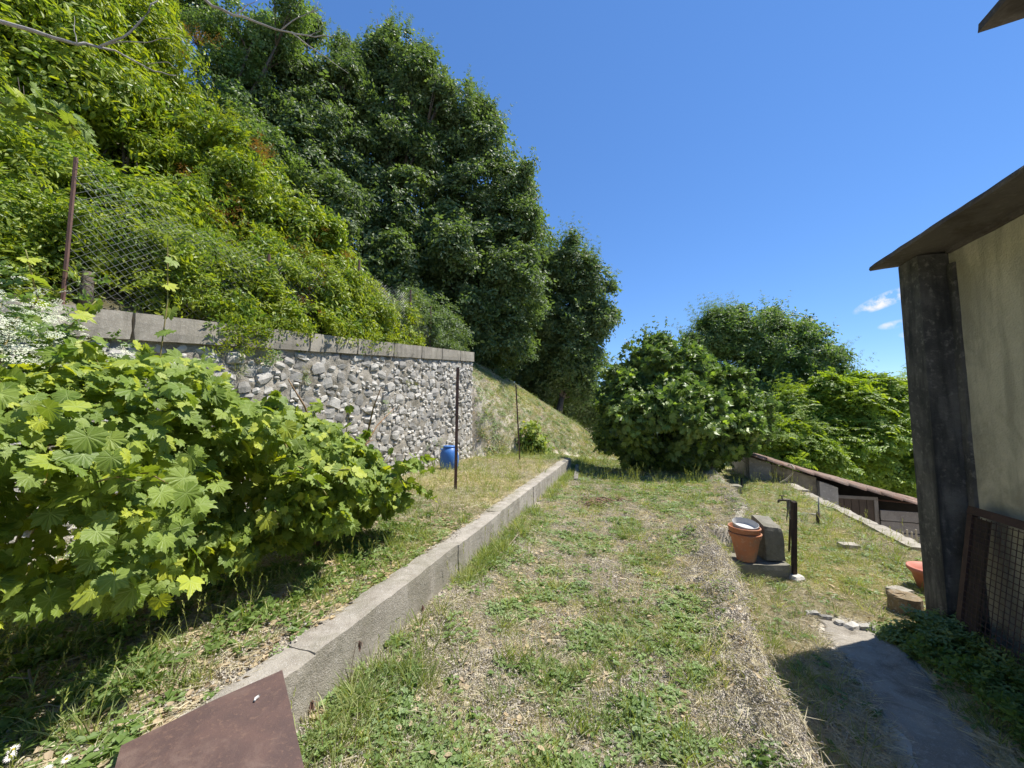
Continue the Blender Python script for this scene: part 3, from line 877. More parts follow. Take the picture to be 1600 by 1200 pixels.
# ------------------------------------------------------------------ stone retaining wall
WN = -4.72
sw = empty('stone_wall', W(WN, 5, 0.3), 'tall pale rubble stone retaining wall with a concrete coping along the garden', 'stone wall')
mb = MB()
ds = np.linspace(-2.0, 10.0, 200); zs = np.linspace(0, 1, 48)
for i, dd in enumerate(ds):
    for j, t in enumerate(zs):
        zt = float(coping_z(dd))-0.27
        z = 0.1 + (zt-0.1)*t
        o = 0.055*(float(vnoise(np.array([dd*11]), np.array([z*11]))[0])-0.5)
        mb.v.append(tuple(W(WN-0.008+o, dd, z)))
m_ = len(zs)
for i in range(len(ds)-1):
    for j in range(m_-1):
        mb.f.append((i*m_+j, i*m_+j+1, (i+1)*m_+j+1, (i+1)*m_+j))
# far end face of the wall and its back
b = len(mb.v)
zt = float(coping_z(10.0))-0.27
mb.add([W(WN-0.03, 10.0, 0.1), W(WN-0.75, 10.0, 0.1), W(WN-0.75, 10.0, zt), W(WN-0.03, 10.0, zt)], [(0, 1, 2, 3)])
mb.build('wall', M['mortar'], sw, True)
# stones
def stone_mesh(seed):
    r = random.Random(seed); V = []; F = []; idx = {}
    def vid(x, y, z):
        k = (x, y, z)
        if k not in idx:
            p = Vector((x-1, y-1, z-1)); q = p.normalized()*1.0
            sgn = Vector((abs(q.x)**0.8*(1 if q.x > 0 else -1), abs(q.y)**0.72*(1 if q.y > 0 else -1), abs(q.z)**0.72*(1 if q.z > 0 else -1)))
            idx[k] = len(V); V.append(Vector((abs(sgn.x)**0.6*(1 if sgn.x > 0 else -1), sgn.y, sgn.z))*0.5*r.uniform(0.9, 1.1)+Vector((r.gauss(0, .025), r.gauss(0, .025), r.gauss(0, .025))))
        return idx[k]
    for a in range(2):
        for b_ in range(2):
            for s in (0, 2):
                for ax in range(3):
                    c = []
                    for (i, j) in ((a, b_), (a+1, b_), (a+1, b_+1), (a, b_+1)):
                        k = [0, 0, 0]; k[ax] = s; k[(ax+1) % 3] = i; k[(ax+2) % 3] = j
                        c.append(vid(*k))
                    F.append(tuple(c) if s == 2 else tuple(c[::-1]))
    me = bpy.data.meshes.new('stone'); me.from_pydata([tuple(v) for v in V], [], F); me.materials.append(M['stone'])
    me.update(); return me
stone_meshes = [stone_mesh(i) for i in range(14)]
R_ND = Matrix(((CS, SN, 0), (-SN, CS, 0), (0, 0, 1)))   # local x = across, y = along
stones = []
acc = np.zeros((0, 4))          # d, z, half width, half height
for rr_, tries in ((.12, 260), (.098, 900), (.078, 1700), (.060, 2800), (.045, 4200), (.034, 4200)):
    for _ in range(tries):
        hw = rr_*random.uniform(.95, 1.45); hh = rr_*random.uniform(.62, .92)
        d_ = random.uniform(-.3, 9.95-hw); z_ = random.uniform(.25, float(coping_z(d_))-.40)
        if len(acc):
            q = ((acc[:, 0]-d_)/((acc[:, 2]+hw)*.90))**2+((acc[:, 1]-z_)/((acc[:, 3]+hh)*.90))**2
            if q.min() < 1: continue
        acc = np.vstack([acc, [d_, z_, hw, hh]])
for d_, z_, hw, hh in acc: stones.append((d_, z_, hw*2.06, hh*2.1, random.uniform(.10, .18)))
# top gap stones under coping
dd = -0.5
while dd < 9.9:
    w = random.uniform(0.14, 0.35); stones.append((dd+w/2, float(coping_z(dd+w/2))-0.275-0.06, w*0.95, 0.11, 0.11)); dd += w+0.01
def stone_size_px(s):
    p = W(WN, s[0], s[1]); r = (p-Vector((0, 0, EYE))).length
    vis = 1.0 if s[0] > 3.2 else 0.25
    if s[1] < 0.9 and s[0] < 6.0: vis *= 0.3
    return vis*math.sqrt(s[2]*s[3])/r
stones.sort(key=stone_size_px, reverse=True)
rest = MB()
for i, (dd, zz, w, h, dep) in enumerate(stones):
    me = stone_meshes[i % 14]
    rot = R_ND.to_4x4() @ Matrix.Rotation(random.uniform(-.38, .38), 4, 'X') @ Matrix.Rotation(random.uniform(-.15, .15), 4, 'Z')
    mt = Matrix.Translation(W(WN-0.052+random.uniform(-.014, .014), dd, zz)) @ rot @ Matrix.Diagonal((dep, w*1.06, h*1.06, 1))
    if i < 300:
        o = bpy.data.objects.new('stone', me); COL.objects.link(o); o.parent = sw
        o.matrix_basis = Matrix.Translation(-sw.location) @ mt
    else:
        rest.add([mt @ v.co for v in me.vertices], [tuple(p.vertices) for p in me.polygons])
# quoin stones on the end face
zq = 0.25
while zq < 3.0:
    h = random.uniform(0.12, 0.2)
    for k in range(3):
        mt = Matrix.Translation(W(WN-0.1-k*0.24, 10.0, zq+h/2)) @ R_ND.to_4x4() @ Matrix.Diagonal((0.25, 0.13, h, 1))
        me = random.choice(stone_meshes); rest.add([mt @ v.co for v in me.vertices], [tuple(p.vertices) for p in me.polygons])
    zq += h+.01
o = rest.build('stone_rubble', M['stone'], sw); o['kind'] = 'stuff'
# coping blocks
dd = -1.6; joints = [-1.6, -0.6, 0.45, 1.30, 2.33, 3.35, 4.4, 5.4, 6.4, 7.4, 8.3, 9.2, 10.08]
p205 = ND(at_n(205, 500, WN))
shift = p205[1]-2.33
for a, b in zip(joints[:-1], joints[1:]):
    a2 = a+shift if a < 9 else a; b2 = b+shift if b < 9 else b
    if b2 > 10.08: b2 = 10.08
    za, zb = float(coping_z(a2)), float(coping_z(b2))
    c = [W(WN-0.42, a2+.005, za-.272), W(WN+0.045, a2+.005, za-.272), W(WN+0.045, b2-.005, zb-.272), W(WN-0.42, b2-.005, zb-.272),
         W(WN-0.42, a2+.005, za), W(WN+0.045, a2+.005, za), W(WN+0.045, b2-.005, zb), W(WN-0.42, b2-.005, zb)]
    mb = MB(); rough_block(mb, c, 0.09, 0.007, a*3)
    mb.build('coping_block', M['coping'], sw)

# ------------------------------------------------------------------ low kerb wall between upper and middle bed
kw = empty('kerb_wall', W(-1.7, 5, 0.0), 'low concrete kerb wall stepping between the upper and the middle garden bed', 'low wall')
cuts = [0.2, 0.95]
for (u, v) in ((470, 1010), (745, 852), (800, 800), (845, 760)):
    cuts.append(ND(at_z(u, v, 0.40))[1])
cuts.append(10.75)
topz = [0.392, 0.39, 0.392, 0.388, 0.392, 0.385, 0.385]
for i, (a, b) in enumerate(zip(cuts[:-1], cuts[1:])):
    ca, cb = float(curb_n(a)), float(curb_n(b)); off = (0.0, 0.003, -0.004, 0.006, -0.003, 0.004)[i % 6]
    zt = topz[i]
    c = [W(ca-0.24, a-.008, -0.3), W(ca+off, a-.008, -0.3), W(cb+off, b+.008, -0.3), W(cb-0.24, b+.008, -0.3),
         W(ca-0.22, a-.008, zt), W(ca+off-.01, a-.008, zt), W(cb+off-.01, b+.008, zt), W(cb-0.22, b+.008, zt)]
    mb = MB(); rough_block(mb, c, 0.055, 0.008, i*5)
    mb.build('kerb_segment', M['concrete'], kw)

# low wall beyond the earth ridge on the right of the bed
lw = empty('edging_wall', W(1.5, 9, 0.0), 'narrow earth-covered edging wall on the right side of the middle bed', 'low wall')
dl = [6.15, 7.4, 8.9, 10.4, 12.0, 13.6]
for a, b in zip(dl[:-1], dl[1:]):
    ca, cb = float(ridge_n(a)), float(ridge_n(b))
    c = [W(ca-0.02, a+.004, -0.5), W(ca+0.15, a+.004, -0.5), W(cb+0.15, b-.004, -0.5), W(cb-0.02, b-.004, -0.5),
         W(ca+0.0, a+.004, 0.10), W(ca+0.13, a+.004, 0.10), W(cb+0.13, b-.004, 0.09), W(cb+0.0, b-.004, 0.09)]
    mb = MB(); rough_block(mb, c, 0.08, 0.018, a); mb.build('edging_segment', M['coping'], lw)

# ------------------------------------------------------------------ house on the right
hs = empty('house', W(2.8, 3, -0.3), 'ochre plastered house side with a grimy dark corner pillar and overhanging roof slab', 'house')
mb = MB(); rough_block(mb, nd_corners(2.575, 6.0, -2.5, 4.46, -0.6, 3.055), 0.25, 0.004, 2); mb.build('wall', M['plaster'], hs)
mb = MB(); rough_block(mb, nd_corners(2.36, 2.66, 4.42, 4.70, -0.6, 3.04), 0.12, 0.003, 4); mb.build('pillar', M['pillar'], hs)
# concrete slab roof edge with a slight fall
c = [W(2.14, -3.0, 3.03), W(6.4, -3.0, 3.30), W(6.4, 4.74, 3.30), W(2.14, 4.74, 3.03), W(2.14, -3.0, 3.07), W(6.4, -3.0, 3.42), W(6.4, 4.74, 3.42), W(2.14, 4.74, 3.07)]
mb = MB(); rough_block(mb, c, 0.12, 0.008, 9); mb.build('roof', M['roof_under'], hs)
# plaster fillet below the slab and a crack-edged band down the corner
mb = MB(); rough_block(mb, nd_corners(2.54, 2.60, -2.4, 4.41, 3.02, 3.10), 0.1, 0.008, 12); mb.build('cornice', M['roof_under'], hs)
mb = MB(); rough_block(mb, nd_corners(2.552, 2.60, 4.34, 4.415, -0.4, 2.93), 0.08, 0.008, 15); mb.build('plaster_edge', M['pillar'], hs)
# taller main block behind
th = empty('house', W(4.4, 3, -0.3), 'upper storey of the tall building peeping in at the top right corner', 'building')
mb = MB(); rough_block(mb, nd_corners(3.60, 9.0, -4.0, 4.95, -0.5, 5.5), 0.35, 0.02, 3); mb.build('wall', M['roof_under'], th)
c = [W(3.27, -4.2, 5.46), W(9.5, -4.2, 6.2), W(9.5, 4.98, 6.2), W(3.27, 4.98, 5.46), W(3.27, -4.2, 5.54), W(9.5, -4.2, 6.34), W(9.5, 4.98, 6.34), W(3.27, 4.98, 5.54)]
mb = MB(); rough_block(mb, c, 0.3, 0.01, 6); mb.build('roof', M['roof_under'], th)

# rusted mesh panel leaning on the house wall
pnl = empty('mesh_panel', on(2.2, 3.3), 'rusty framed wire mesh panel leaning against the ochre house wall', 'mesh panel')
def pp(s, t):   # s along d (0 far,1 near), t 0 bottom 1 top
    return W(2.31+(2.48-2.31)*t, 4.27-2.1*s, -0.30+1.12*t)
mb = MB()
def bar(a, b, w=0.045, th_=0.03, m=None):
    m = m or mb
    a, b = Vector(a), Vector(b); t = (b-a).normalized(); n_ = W(-1, 0, 0.27).normalized(); s_ = t.cross(n_).normalized()
    p = []
    for q in (a, b):
        p += [q-s_*w/2-n_*th_/2, q+s_*w/2-n_*th_/2, q+s_*w/2+n_*th_/2, q-s_*w/2+n_*th_/2]
    m.hexa(p)
for nm, a, b, w in (('frame_rail', pp(0, 1), pp(1, 1), .06), ('frame_rail', pp(0, 0.02), pp(1, 0.02), .05)):
    mb = MB(); bar(a, b, w, 0.04); mb.build(nm, M['dark_rust'], pnl)
for s in (0.012, 0.5, 0.985):
    mb = MB(); bar(pp(s, .03), pp(s, .97), .05, 0.037); mb.build('frame_upright', M['dark_rust'], pnl)
mb = MB()
for i in range(1, 46):
    s = i/46; mb.tube([pp(s, .03)+W(-.012, 0, 0), pp(s, .97)+W(-.012, 0, 0)], 0.0034, 4, False)
for i in range(1, 25):
    t = i/25; mb.tube([pp(.02, t)+W(-.016, 0, 0), pp(.98, t)+W(-.016, 0, 0)], 0.0034, 4, False)
o = mb.build('wire_mesh', M['dark_rust'], pnl); o['kind'] = 'stuff'
mb = MB(); 
c = [pp(0.02, .04)+W(.0, 0, 0), pp(0.09, .04), pp(0.09, .95), pp(0.02, .95)]
bk = [q+W(.012, 0, 0) for q in c]; mb.hexa([c[0], c[1], bk[1], bk[0], c[3], c[2], bk[2], bk[3]]); mb.build('side_board', M['wood_dark'], pnl)

# ------------------------------------------------------------------ shed in the lower yard
SD = 12.5
sh = empty('shed', W(4.6, SD, -2.2), 'low tumbledown shed with a sloping clay tile roof beyond the grass terrace', 'shed')
def dn(u, v, d=SD):
    p = at_d(u, v, d); return ND(p)[0], p.z
nA, zA = dn(1176, 712); nB, zB = dn(1305, 752); nC, zC = dn(1436, 788)
nE = nC+1.6; zE = zC+(zC-zB)/(nC-nB)*1.6
def roofz(n):
    return float(np.interp(n, [nA-1.2, nA, nB, nC, nE], [zA+0.36, zA, zB, zC, zE]))
n1, _ = dn(1206, 740); n2, _ = dn(1278, 760); n3, _ = dn(1306, 760)
def gable(name, na_, nb_, d0, d1, zb, mat, par=sh, drop=0.05):
    mb = MB(); c = [W(na_, d0, zb), W(nb_, d0, zb), W(nb_, d1, zb), W(na_, d1, zb), W(na_, d0, roofz(na_)-drop), W(nb_, d0, roofz(nb_)-drop), W(nb_, d1, roofz(nb_)-drop), W(na_, d1, roofz(na_)-drop)]
    rough_block(mb, c, 0.12, 0.015, na_*3); return mb.build(name, mat, par)
gable('wall', nA-0.1, n1, SD, SD+0.3, -2.4, M['white_wall'])
gable('wall', n1+.003, n2-.003, SD+0.06, SD+0.3, -2.4, M['block'])
gable('pillar', n2, n3, SD-0.12, SD+0.25, -2.4, M['white_wall'], sh, 0.12)
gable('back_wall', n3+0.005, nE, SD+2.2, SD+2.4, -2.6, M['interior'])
gable('side_wall', nA-0.1, nA+0.1, SD+0.31, SD+2.4, -2.4, M['white_wall'])
# boarded door
da_, dz0 = dn(1310, 822); db_, dz1 = dn(1366, 780)
dr = MB(); dr.ndbox(da_, db_, SD+0.02, SD+0.05, dz0-0.6, dz1); dro = dr.build('door', M['wood_dark'], sh)
k = 5
for i in range(k):
    mb = MB(); x0 = da_+(db_-da_)*i/k; x1 = da_+(db_-da_)*(i+1)/k-.012
    mb.ndbox(x0, x1, SD-0.005, SD+0.017, dz0-0.6, dz1-random.uniform(0, .03)); mb.build('board', M['wood_dark'], dro)
mb = MB(); mb.ndbox(da_-.02, db_+.06, SD-.035, SD-.008, dz1-.02, dz1+.06); mb.build('door_head', M['wood_grey'], dro)
mb = MB(); mb.ndbox(db_-.02, db_+.06, SD-.035, SD-.008, dz0-.6, dz1-.023); mb.build('door_post', M['wood_grey'], dro)
# horizontal boards right of the door
pa, pz0 = dn(1376, 852); pb, pz1 = dn(1440, 800)
for i in range(5):
    z1 = pz1-0.30*i*0.9; mb = MB(); rough_block(mb, nd_corners(pa, pb+1.4, SD-.1+random.uniform(-.02, .02), SD-.05, z1-.25, z1), 0.25, 0.008, i)
    mb.build('plank', M['wood_grey'], sh)
mb = MB(); mb.tube([W(pa+.1, SD+.3, pz1+.18), W(pb+1.2, SD+.2, pz1+.10)], 0.02, 6); mb.build('rail', M['rust'], sh)
# roof: battens and tiles
mb = MB(); c = [W(nA-.15, SD-.12, roofz(nA-.15)-.05), W(nE, SD-.12, roofz(nE)-.05), W(nE, SD+2.45, roofz(nE)-.05), W(nA-.15, SD+2.45, roofz(nA-.15)-.05)]
mb.hexa(c+[p+Vector((0, 0, .045)) for p in c]); rf = mb.build('roof', M['wood_dark'], sh)
tl = 0.36
def tile_mesh():
    V, F = [], []
    kk = 7
    for (y, r, zz) in ((0, .105, 0.0), (1, .085, 0.0)):
        for rr in (r, r-.014):
            for i in range(kk):
                a = PI*i/(kk-1); V.append((y*0.42, math.cos(a)*rr, math.sin(a)*rr*0.8))
    for i in range(kk-1):
        F += [(i, i+1, 2*kk+i+1, 2*kk+i), (kk+i+1, kk+i, 3*kk+i, 3*kk+i+1), (i+1, i, kk+i, kk+i+1), (2*kk+i, 2*kk+i+1, 3*kk+i+1, 3*kk+i)]
    me = bpy.data.meshes.new('roof_tile'); me.from_pydata(V, [], F); me.materials.append(M['tile'])
    me.polygons.foreach_set('use_smooth', [True]*len(me.polygons)); me.update(); return me
tm = tile_mesh()
cnt = 0
rows = int((nE-nA+.1)/tl)
for col_ in range(11):
    dd = SD-0.10+col_*0.235
    for i in range(rows+1):
        n_ = nA-.12+i*tl; z0, z1 = roofz(n_), roofz(n_+tl)
        # tiles overlap downhill: lower end of each rides on the next
        ang = math.atan2(z1-z0, tl)
        mt = Matrix.Translation(W(n_+random.uniform(-.01, .01), dd+random.uniform(-.012, .012), z0+.0)) @ R_ND.to_4x4() @ Matrix.Rotation(-ang+0.045+random.uniform(-.02, .02), 4, 'Y') @ Matrix.Rotation(random.uniform(-.05, .05), 4, 'Z')
        # wide end downhill
        mt = mt @ Matrix.Translation((0.40, 0, 0.0)) @ Matrix.Rotation(PI, 4, 'Z')
        o = bpy.data.objects.new('roof_tile', tm); COL.objects.link(o); o.parent = rf
        pmat = Matrix.Translation(sh.location) @ rf.matrix_parent_inverse
        o.matrix_parent_inverse = pmat.inverted(); o.matrix_basis = mt; cnt += 1

# hose looped over the shed roof
a = at_d(1212, 752, 12.1); 
pts = [at_d(u, v, 12.2) for u, v in ((1205, 757), (1217, 755), (1229, 749), (1238, 740), (1240, 731), (1236, 726), (1231, 727))]
mb = MB(); mb.tube(pts, 0.022, 6); tag(mb.build('hose', M['hose'], None, True), 'pale bent hose looping over the shed tiles', 'hose')

# ------------------------------------------------------------------ iron posts
def iron_post(name, base, top, r, label, mat, kind='tube', parent=None, cat='post', group=None):
    mb = MB(); b_, t_ = Vector(base), Vector(top)
    if kind == 'L':
        ax = Vector((1, 0, 0)); ay = Vector((0, 1, 0)); w = r*2; th_ = r*0.35
        def prism(poly):
            k = len(poly); V = [b_+ax*x+ay*y for x, y in poly]+[t_+ax*x+ay*y for x, y in poly]
            mb.add(V, [tuple(range(k))[::-1], tuple(range(k, 2*k))]+[(i, (i+1) % k, (i+1) % k+k, i+k) for i in range(k)])
        prism([(0, 0), (w, 0), (w, th_), (th_, th_), (th_, w), (0, w)])
    else:
        pts = [b_.lerp(t_, i/6)+Vector((random.uniform(-1, 1), random.uniform(-1, 1), 0))*0.002*(0 < i < 6) for i in range(7)]
        mb.tube(pts, r, 8)
    o = mb.build(name, mat, parent, kind != 'L')
    if parent is None: tag(o, label, cat, group)
    return o
b_ = at_z(709, 771, 0.33); t_ = at_y(713, 574, b_.y-0.05)
iron_post('iron_post', b_-Vector((0, 0, .2)), t_, 0.024, 'tall rusty iron post in the straw in front of the blue barrel', M['rust'], 'L')
b_ = at_z(812, 722, 0.35); t_ = at_y(805, 602, b_.y)
iron_post('iron_post', b_-Vector((0, 0, .2)), t_, 0.018, 'leaning rusty iron post beside the small leafy bush', M['rust'], 'L')
# wire with a pale clip
p0 = at_d(716, 588, 8.2); p1 = at_d(731, 601, 9.2); p2 = at_d(756, 609, 10.6)
mb = MB(); mb.tube([p0, (p0+p1)/2+Vector((0, 0, .03)), p1, (p1+p2)/2+Vector((0, 0, .05)), p2], 0.006, 5)
wr = mb.build('wire', M['wire'], None); tag(wr, 'slack wire strung from the post to the bank past the wall end', 'wire')
mb = MB(); mb.box(p1+Vector((0, 0, -.03)), .05, .03, .17, 0, Matrix.Rotation(0.25, 3, 'Y')); mb.build('clip', M['white_wall'], wr)

# blue barrel
bp = at_z(704, 719, 0.36); bp = at_y(704, 719, 10.2); 
bn, bd = ND(bp); bn = -4.32; bd = 9.45
bz = tz(bn, bd)
# place it on its own sight line
k = at_n(702, 718, -4.25); bn, bd = ND(k); bz = min(tz(bn, bd), k.z)
br = empty('barrel', W(bn, bd, bz), 'blue plastic barrel standing at the far foot of the stone wall', 'barrel')
mb = MB(); R0 = 0.205; Hb = 0.50
prof = [(R0*.86, 0), (R0*.93, .03), (R0*1.0, .08), (R0*1.05, .17), (R0*1.06, .24), (R0*1.03, .31), (R0*.97, .38), (R0*.86, .44), (R0*.70, .485), (R0*.64, .50)]
mb.lathe(W(bn, bd, bz), prof, 28); mb.build('body', M['blue'], br, True)
mb = MB(); mb.lathe(W(bn, bd, bz+.50), [(R0*.68, 0.003), (R0*.70, .012), (R0*.70, .035), (R0*.6, .042)], 28); mb.build('lid', M['blue'], br, True)
for s in (-1, 1):
    mb = MB(); mb.tube([W(bn+s*.17, bd-.03, bz+.41), W(bn+s*.19, bd-.05, bz+.46), W(bn+s*.19, bd+.05, bz+.46), W(bn+s*.17, bd+.06, bz+.41)], .014, 6); mb.build('handle', M['blue'], br, True)

# ------------------------------------------------------------------ fence on the wall coping
fc = empty('wire_fence', W(WN-.3, 5, float(coping_z(5))), 'rusty posts with sagging chain link mesh standing on top of the stone wall', 'fence')
FN = WN-0.33
def fpost(u, vb, vt, n=FN, r=0.02, lean=0.0):
    b = at_n(u, vb, n); nd = ND(b); zb = float(coping_z(nd[1]))-0.1; t = at_n(u, vt, n)
    mb = MB(); base = W(n, nd[1], zb); top = W(n+lean, nd[1], t.z)
    mb.tube([base, (base+top)/2, top], r, 6); mb.build('fence_post', M['rust'], fc); return base, top
b1 = fpost(100, 447, 238, FN, 0.017)
b2 = fpost(415, 505, 395)
b3 = fpost(558, 517, 405)
b4 = fpost(640, 530, 452)
b5 = fpost(672, 540, 478)
def chain(aB, aT, bB, bT, cell=0.075, sag=0.06, amp=0.02):
    mb = MB(); aB, aT, bB, bT = map(Vector, (aB, aT, bB, bT))
    L = (bB-aB).length; H = (aT-aB).length; nx = max(4, int(L/cell)); ny = max(4, int(H/cell*1.0))
    def P(i, j):
        s = min(max(i/nx, 0), 1); t = min(max(j/ny, 0), 1)
        p = aB.lerp(bB, s).lerp(aT.lerp(bT, s), t)
        p.z -= sag*4*s*(1-s)*t
        return p+W(-1, 0, 0)*(amp*math.sin(i*.7+j*.3))
    for sgn in (1, -1):
        for st in range(-ny, nx+ny+1):
            pts = []
            for j in range(0, ny+1):
                i = st+sgn*j
                if 0 <= i <= nx: pts.append(P(i, j))
            if len(pts) >= 2:
                mb.tube(pts[::2] if len(pts) > 3 else pts, 0.0017, 3, False)
    return mb
def lowt(p, f): return p[0].lerp(p[1], f)
fz = [(b2, b3), (b3, b4), (b4, b5)]
for k_, (a, b) in enumerate(fz):
    mb = chain(lowt(a, .1), lowt(a, .95), lowt(b, .1), lowt(b, .95 if k_ < 2 else .5), 0.07, 0.10, 0.03)
    o = mb.build('chain_mesh', M['wire'], fc); o['kind'] = 'stuff'
e_ = at_n(684, 552, FN); e2 = at_n(676, 500, FN)
mb = chain(lowt(b1, .15), lowt(b1, .98), lowt(b2, .1), lowt(b2, .95), 0.08, 0.05, 0.02); o = mb.build('chain_mesh', M['wire'], fc); o['kind'] = 'stuff'

# ------------------------------------------------------------------ pots, blocks and tap on the right
pot_b = at_y(1166, 875, 4.80); BZ = pot_b.z
def pot(c, Rt, Rb, H, label, mat, rim=0.05, wall=0.012, tilt=(0, 0), group=None, thing=True, parent=None):
    T = Matrix.Rotation(tilt[0], 3, 'X') @ Matrix.Rotation(tilt[1], 3, 'Y')
    mb = MB()
    k = (H-rim)/H; Rk = Rb+(Rt-Rb)*k
    prof = [(Rb*.9, 0), (Rb, .004), (Rk, H-rim), (Rk+.012, H-rim+.001), (Rt+.012, H-.006), (Rt+.008, H), (Rt-wall+.008, H), (Rt-wall-.004, H-rim), (Rb-wall, .02), (0.005, .02)]
    mb.lathe(c, prof, 32, 0, T)
    o = mb.build('flower_pot', mat, None, True)
    m = o.modifiers.new('e', 'EDGE_SPLIT'); m.split_angle = math.radians(40)
    tag(o, label, 'flower pot', group); return o
pc = pot_b
pot(pc, .168, .10, .33, 'bottom terracotta pot of the stack by the concrete blocks', M['terracotta'], .06)
pot(pc+Vector((-.012, 0, .068)), .166, .10, .33, 'second terracotta pot nested in the stack by the concrete blocks', M['terracotta'], .06, tilt=(0, .02))
mbp = MB(); cc = pc+Vector((0.0, 0, .36))
mbp.lathe(cc, [(.08, 0), (.125, .012), (.142, .085), (.138, .088), (.120, .022), (.01, .02)], 30, 0, Matrix.Rotation(.22, 3, 'X'))
o = mbp.build('dish', M['pot_pale'], None, True); m = o.modifiers.new('e', 'EDGE_SPLIT'); m.split_angle = math.radians(35)
tag(o, 'pale grey dish set in the top of the terracotta pot stack', 'dish')
def hexablock(name, c, sx, sy, sz, rz, label, mat, cat='concrete block', tilt=0.0, amp=0.008, tiltx=0.0, slope=0.0, seg=0.05, slopey=0.0):
    mb = MB(); R = Matrix.Rotation(rz, 3, 'Z') @ Matrix.Rotation(tilt, 3, 'Y') @ Matrix.Rotation(tiltx, 3, 'X'); c = Vector(c)
    pts = []
    for z in (0, sz):
        for x, y in ((-sx/2, -sy/2), (sx/2, -sy/2), (sx/2, sy/2), (-sx/2, sy/2)):
            zz = z + ((slope*x/sx+slopey*y/sy) if z > 0 else 0)
            pts.append(c+R @ Vector((x, y, zz)))
    rough_block(mb, pts, seg, amp, c.x*9); return tag(mb.build(name, mat, None), label, cat)
hexablock('concrete_block', Vector((2.98, 4.86, -.40)), .62, .40, BZ+.395, -.06, 'lower mossy concrete block carrying the pots and the upright block', M['block'])
hexablock('concrete_block', Vector((3.175, 4.88, BZ+.004)), .215, .30, .44, -.12, 'upright slanted concrete block beside the terracotta pot stack', M['block'], tilt=-.05, slope=-.04, slopey=.07)
hexablock('rubble_stone', at_z(1245, 908, -.33), .16, .12, .07, .3, 'grey broken stone at the foot of the dark square post', M['stone'], 'stone', amp=.015)
# dark post
b_ = at_z(1240, 905, -0.32); t_ = at_y(1241, 784, b_.y)
mb = MB(); c = [b_+Vector((x, y, -.1)) for x, y in ((-.022, -.022), (.022, -.022), (.022, .022), (-.022, .022))]; d_ = t_-b_
rough_block(mb, c+[p+d_+Vector((0, 0, .1)) for p in c], 0.08, 0.002, 1)
tag(mb.build('wooden_post', M['dark_iron']), 'dark square post standing next to the concrete blocks and tap', 'post')
# standpipe with tap and rag
tb = at_z(1232, 862, -0.3); tn, td = ND(tb); ty = tb.y
tp = empty('standpipe', tb, 'garden standpipe tap with a frayed rag hanging from it behind the dark post', 'tap')
top = at_y(1236, 783, ty)
mb = MB(); mb.tube([tb-Vector((0, 0, .1)), top], .014, 8); mb.build('pipe', M['dark_iron'], tp, True)
e1 = at_y(1222, 781, ty); 
mb = MB(); mb.tube([top, top+Vector((-.02, 0, .012)), e1+Vector((0, 0, .0)), e1+Vector((-.05, -.01, -.005)), e1+Vector((-.065, -.012, -.035))], [.014, .016, .018, .015, .013], 8); mb.build('tap_body', M['brass'], tp, True)
mb = MB(); mb.tube([e1, e1+Vector((0, 0, .055))], .008, 6); mb.tube([e1+Vector((-.035, 0, .058)), e1+Vector((.035, 0, .058))], .007, 6); mb.build('tap_handle', M['brass'], tp, True)
V, F = [], []
for s in range(9):
    x = -0.055+s*0.014; L = random.uniform(.12, .34); b = len(V); y = random.uniform(-.012, .012)
    p = top+Vector((x-.02, -.02+y, .01))
    for i in range(7):
        t = i/6; w = .011*(1-t*.6)
        V += [p+Vector((-w+random.uniform(-.004, .004)+.01*math.sin(t*5+s), random.uniform(-.006, .006), -L*t)), p+Vector((w+.01*math.sin(t*5+s), random.uniform(-.006, .006), -L*t))]
    for i in range(6): F.append((b+2*i, b+2*i+1, b+2*i+3, b+2*i+2))
o = link('rag', bpy.data.meshes.new('rag'), None); o.data.from_pydata([tuple(v) for v in V], [], F); o.data.materials.append(M['cloth']); 
sm = o.modifiers.new('s', 'SOLIDIFY'); sm.thickness = .004
tag(o, 'frayed grey rag draped over the garden tap', 'rag')
# iron stakes and small stones on the grass
for (u, vb, vt, r, mat, lb, sp) in ((1279, 818, 777, .012, 'wire', 'thin pale rod standing in the grass right of the tap', 'rod'),
                              (1278, 820, 800, .028, 'dark_iron', 'short dark stake at the foot of the thin pale rod', 'stake'),
                              (1159, 767, 747, .018, 'dark_iron', 'short rusty stake beside the small concrete box', 'stake')):
    b_ = at_z(u, vb, -.31); t_ = at_y(u, vt, b_.y); mb = MB(); mb.tube([b_-Vector((0, 0, .1)), t_], r, 7)
    if sp == 'stake': 
        pass
    tag(mb.build('stake' if sp == 'stake' else 'thin_rod', M[mat], None, True), lb, sp)
q = at_z(1145, 775, -.31); hexablock('concrete_box', q, .36, .3, .26, -.3, 'small dark concrete box against the edging wall', M['block'], 'concrete box')
q = at_z(1326, 858, -.31); hexablock('loose_slab', q, .24, .16, .08, -.2, 'flat grey slab lying in the grass below the shed', M['coping'], 'slab')
q = at_z(1267, 806, -.31); hexablock('loose_slab', q, .26, .12, .05, -.55, 'thin dark slab lying in the grass near the thin rod', M['block'], 'slab')
# slabs edging the terrace above the shed
for i, (d0, d1, zt) in enumerate(((7.0, 8.25, -.20), (8.3, 9.6, -.21), (9.65, 11.2, -.2), (11.25, 12.3, -.16))):
    mb = MB(); rough_block(mb, nd_corners(3.43+random.uniform(-.03, .03), 3.66, d0, d1, -.9, zt-.03-.03*(i > 1)), .1, .014, i*4)
    tag(mb.build('edging_slab', M['coping']), ('nearest pale edging slab at the right rim of the grass terrace', 'second pale edging slab from the near end of the grass terrace rim', 'third edging slab along the grass terrace rim in front of the shed door', 'farthest edging slab of the grass terrace rim below the limewashed wall')[i], 'slab', 'slabs edging the grass terrace')
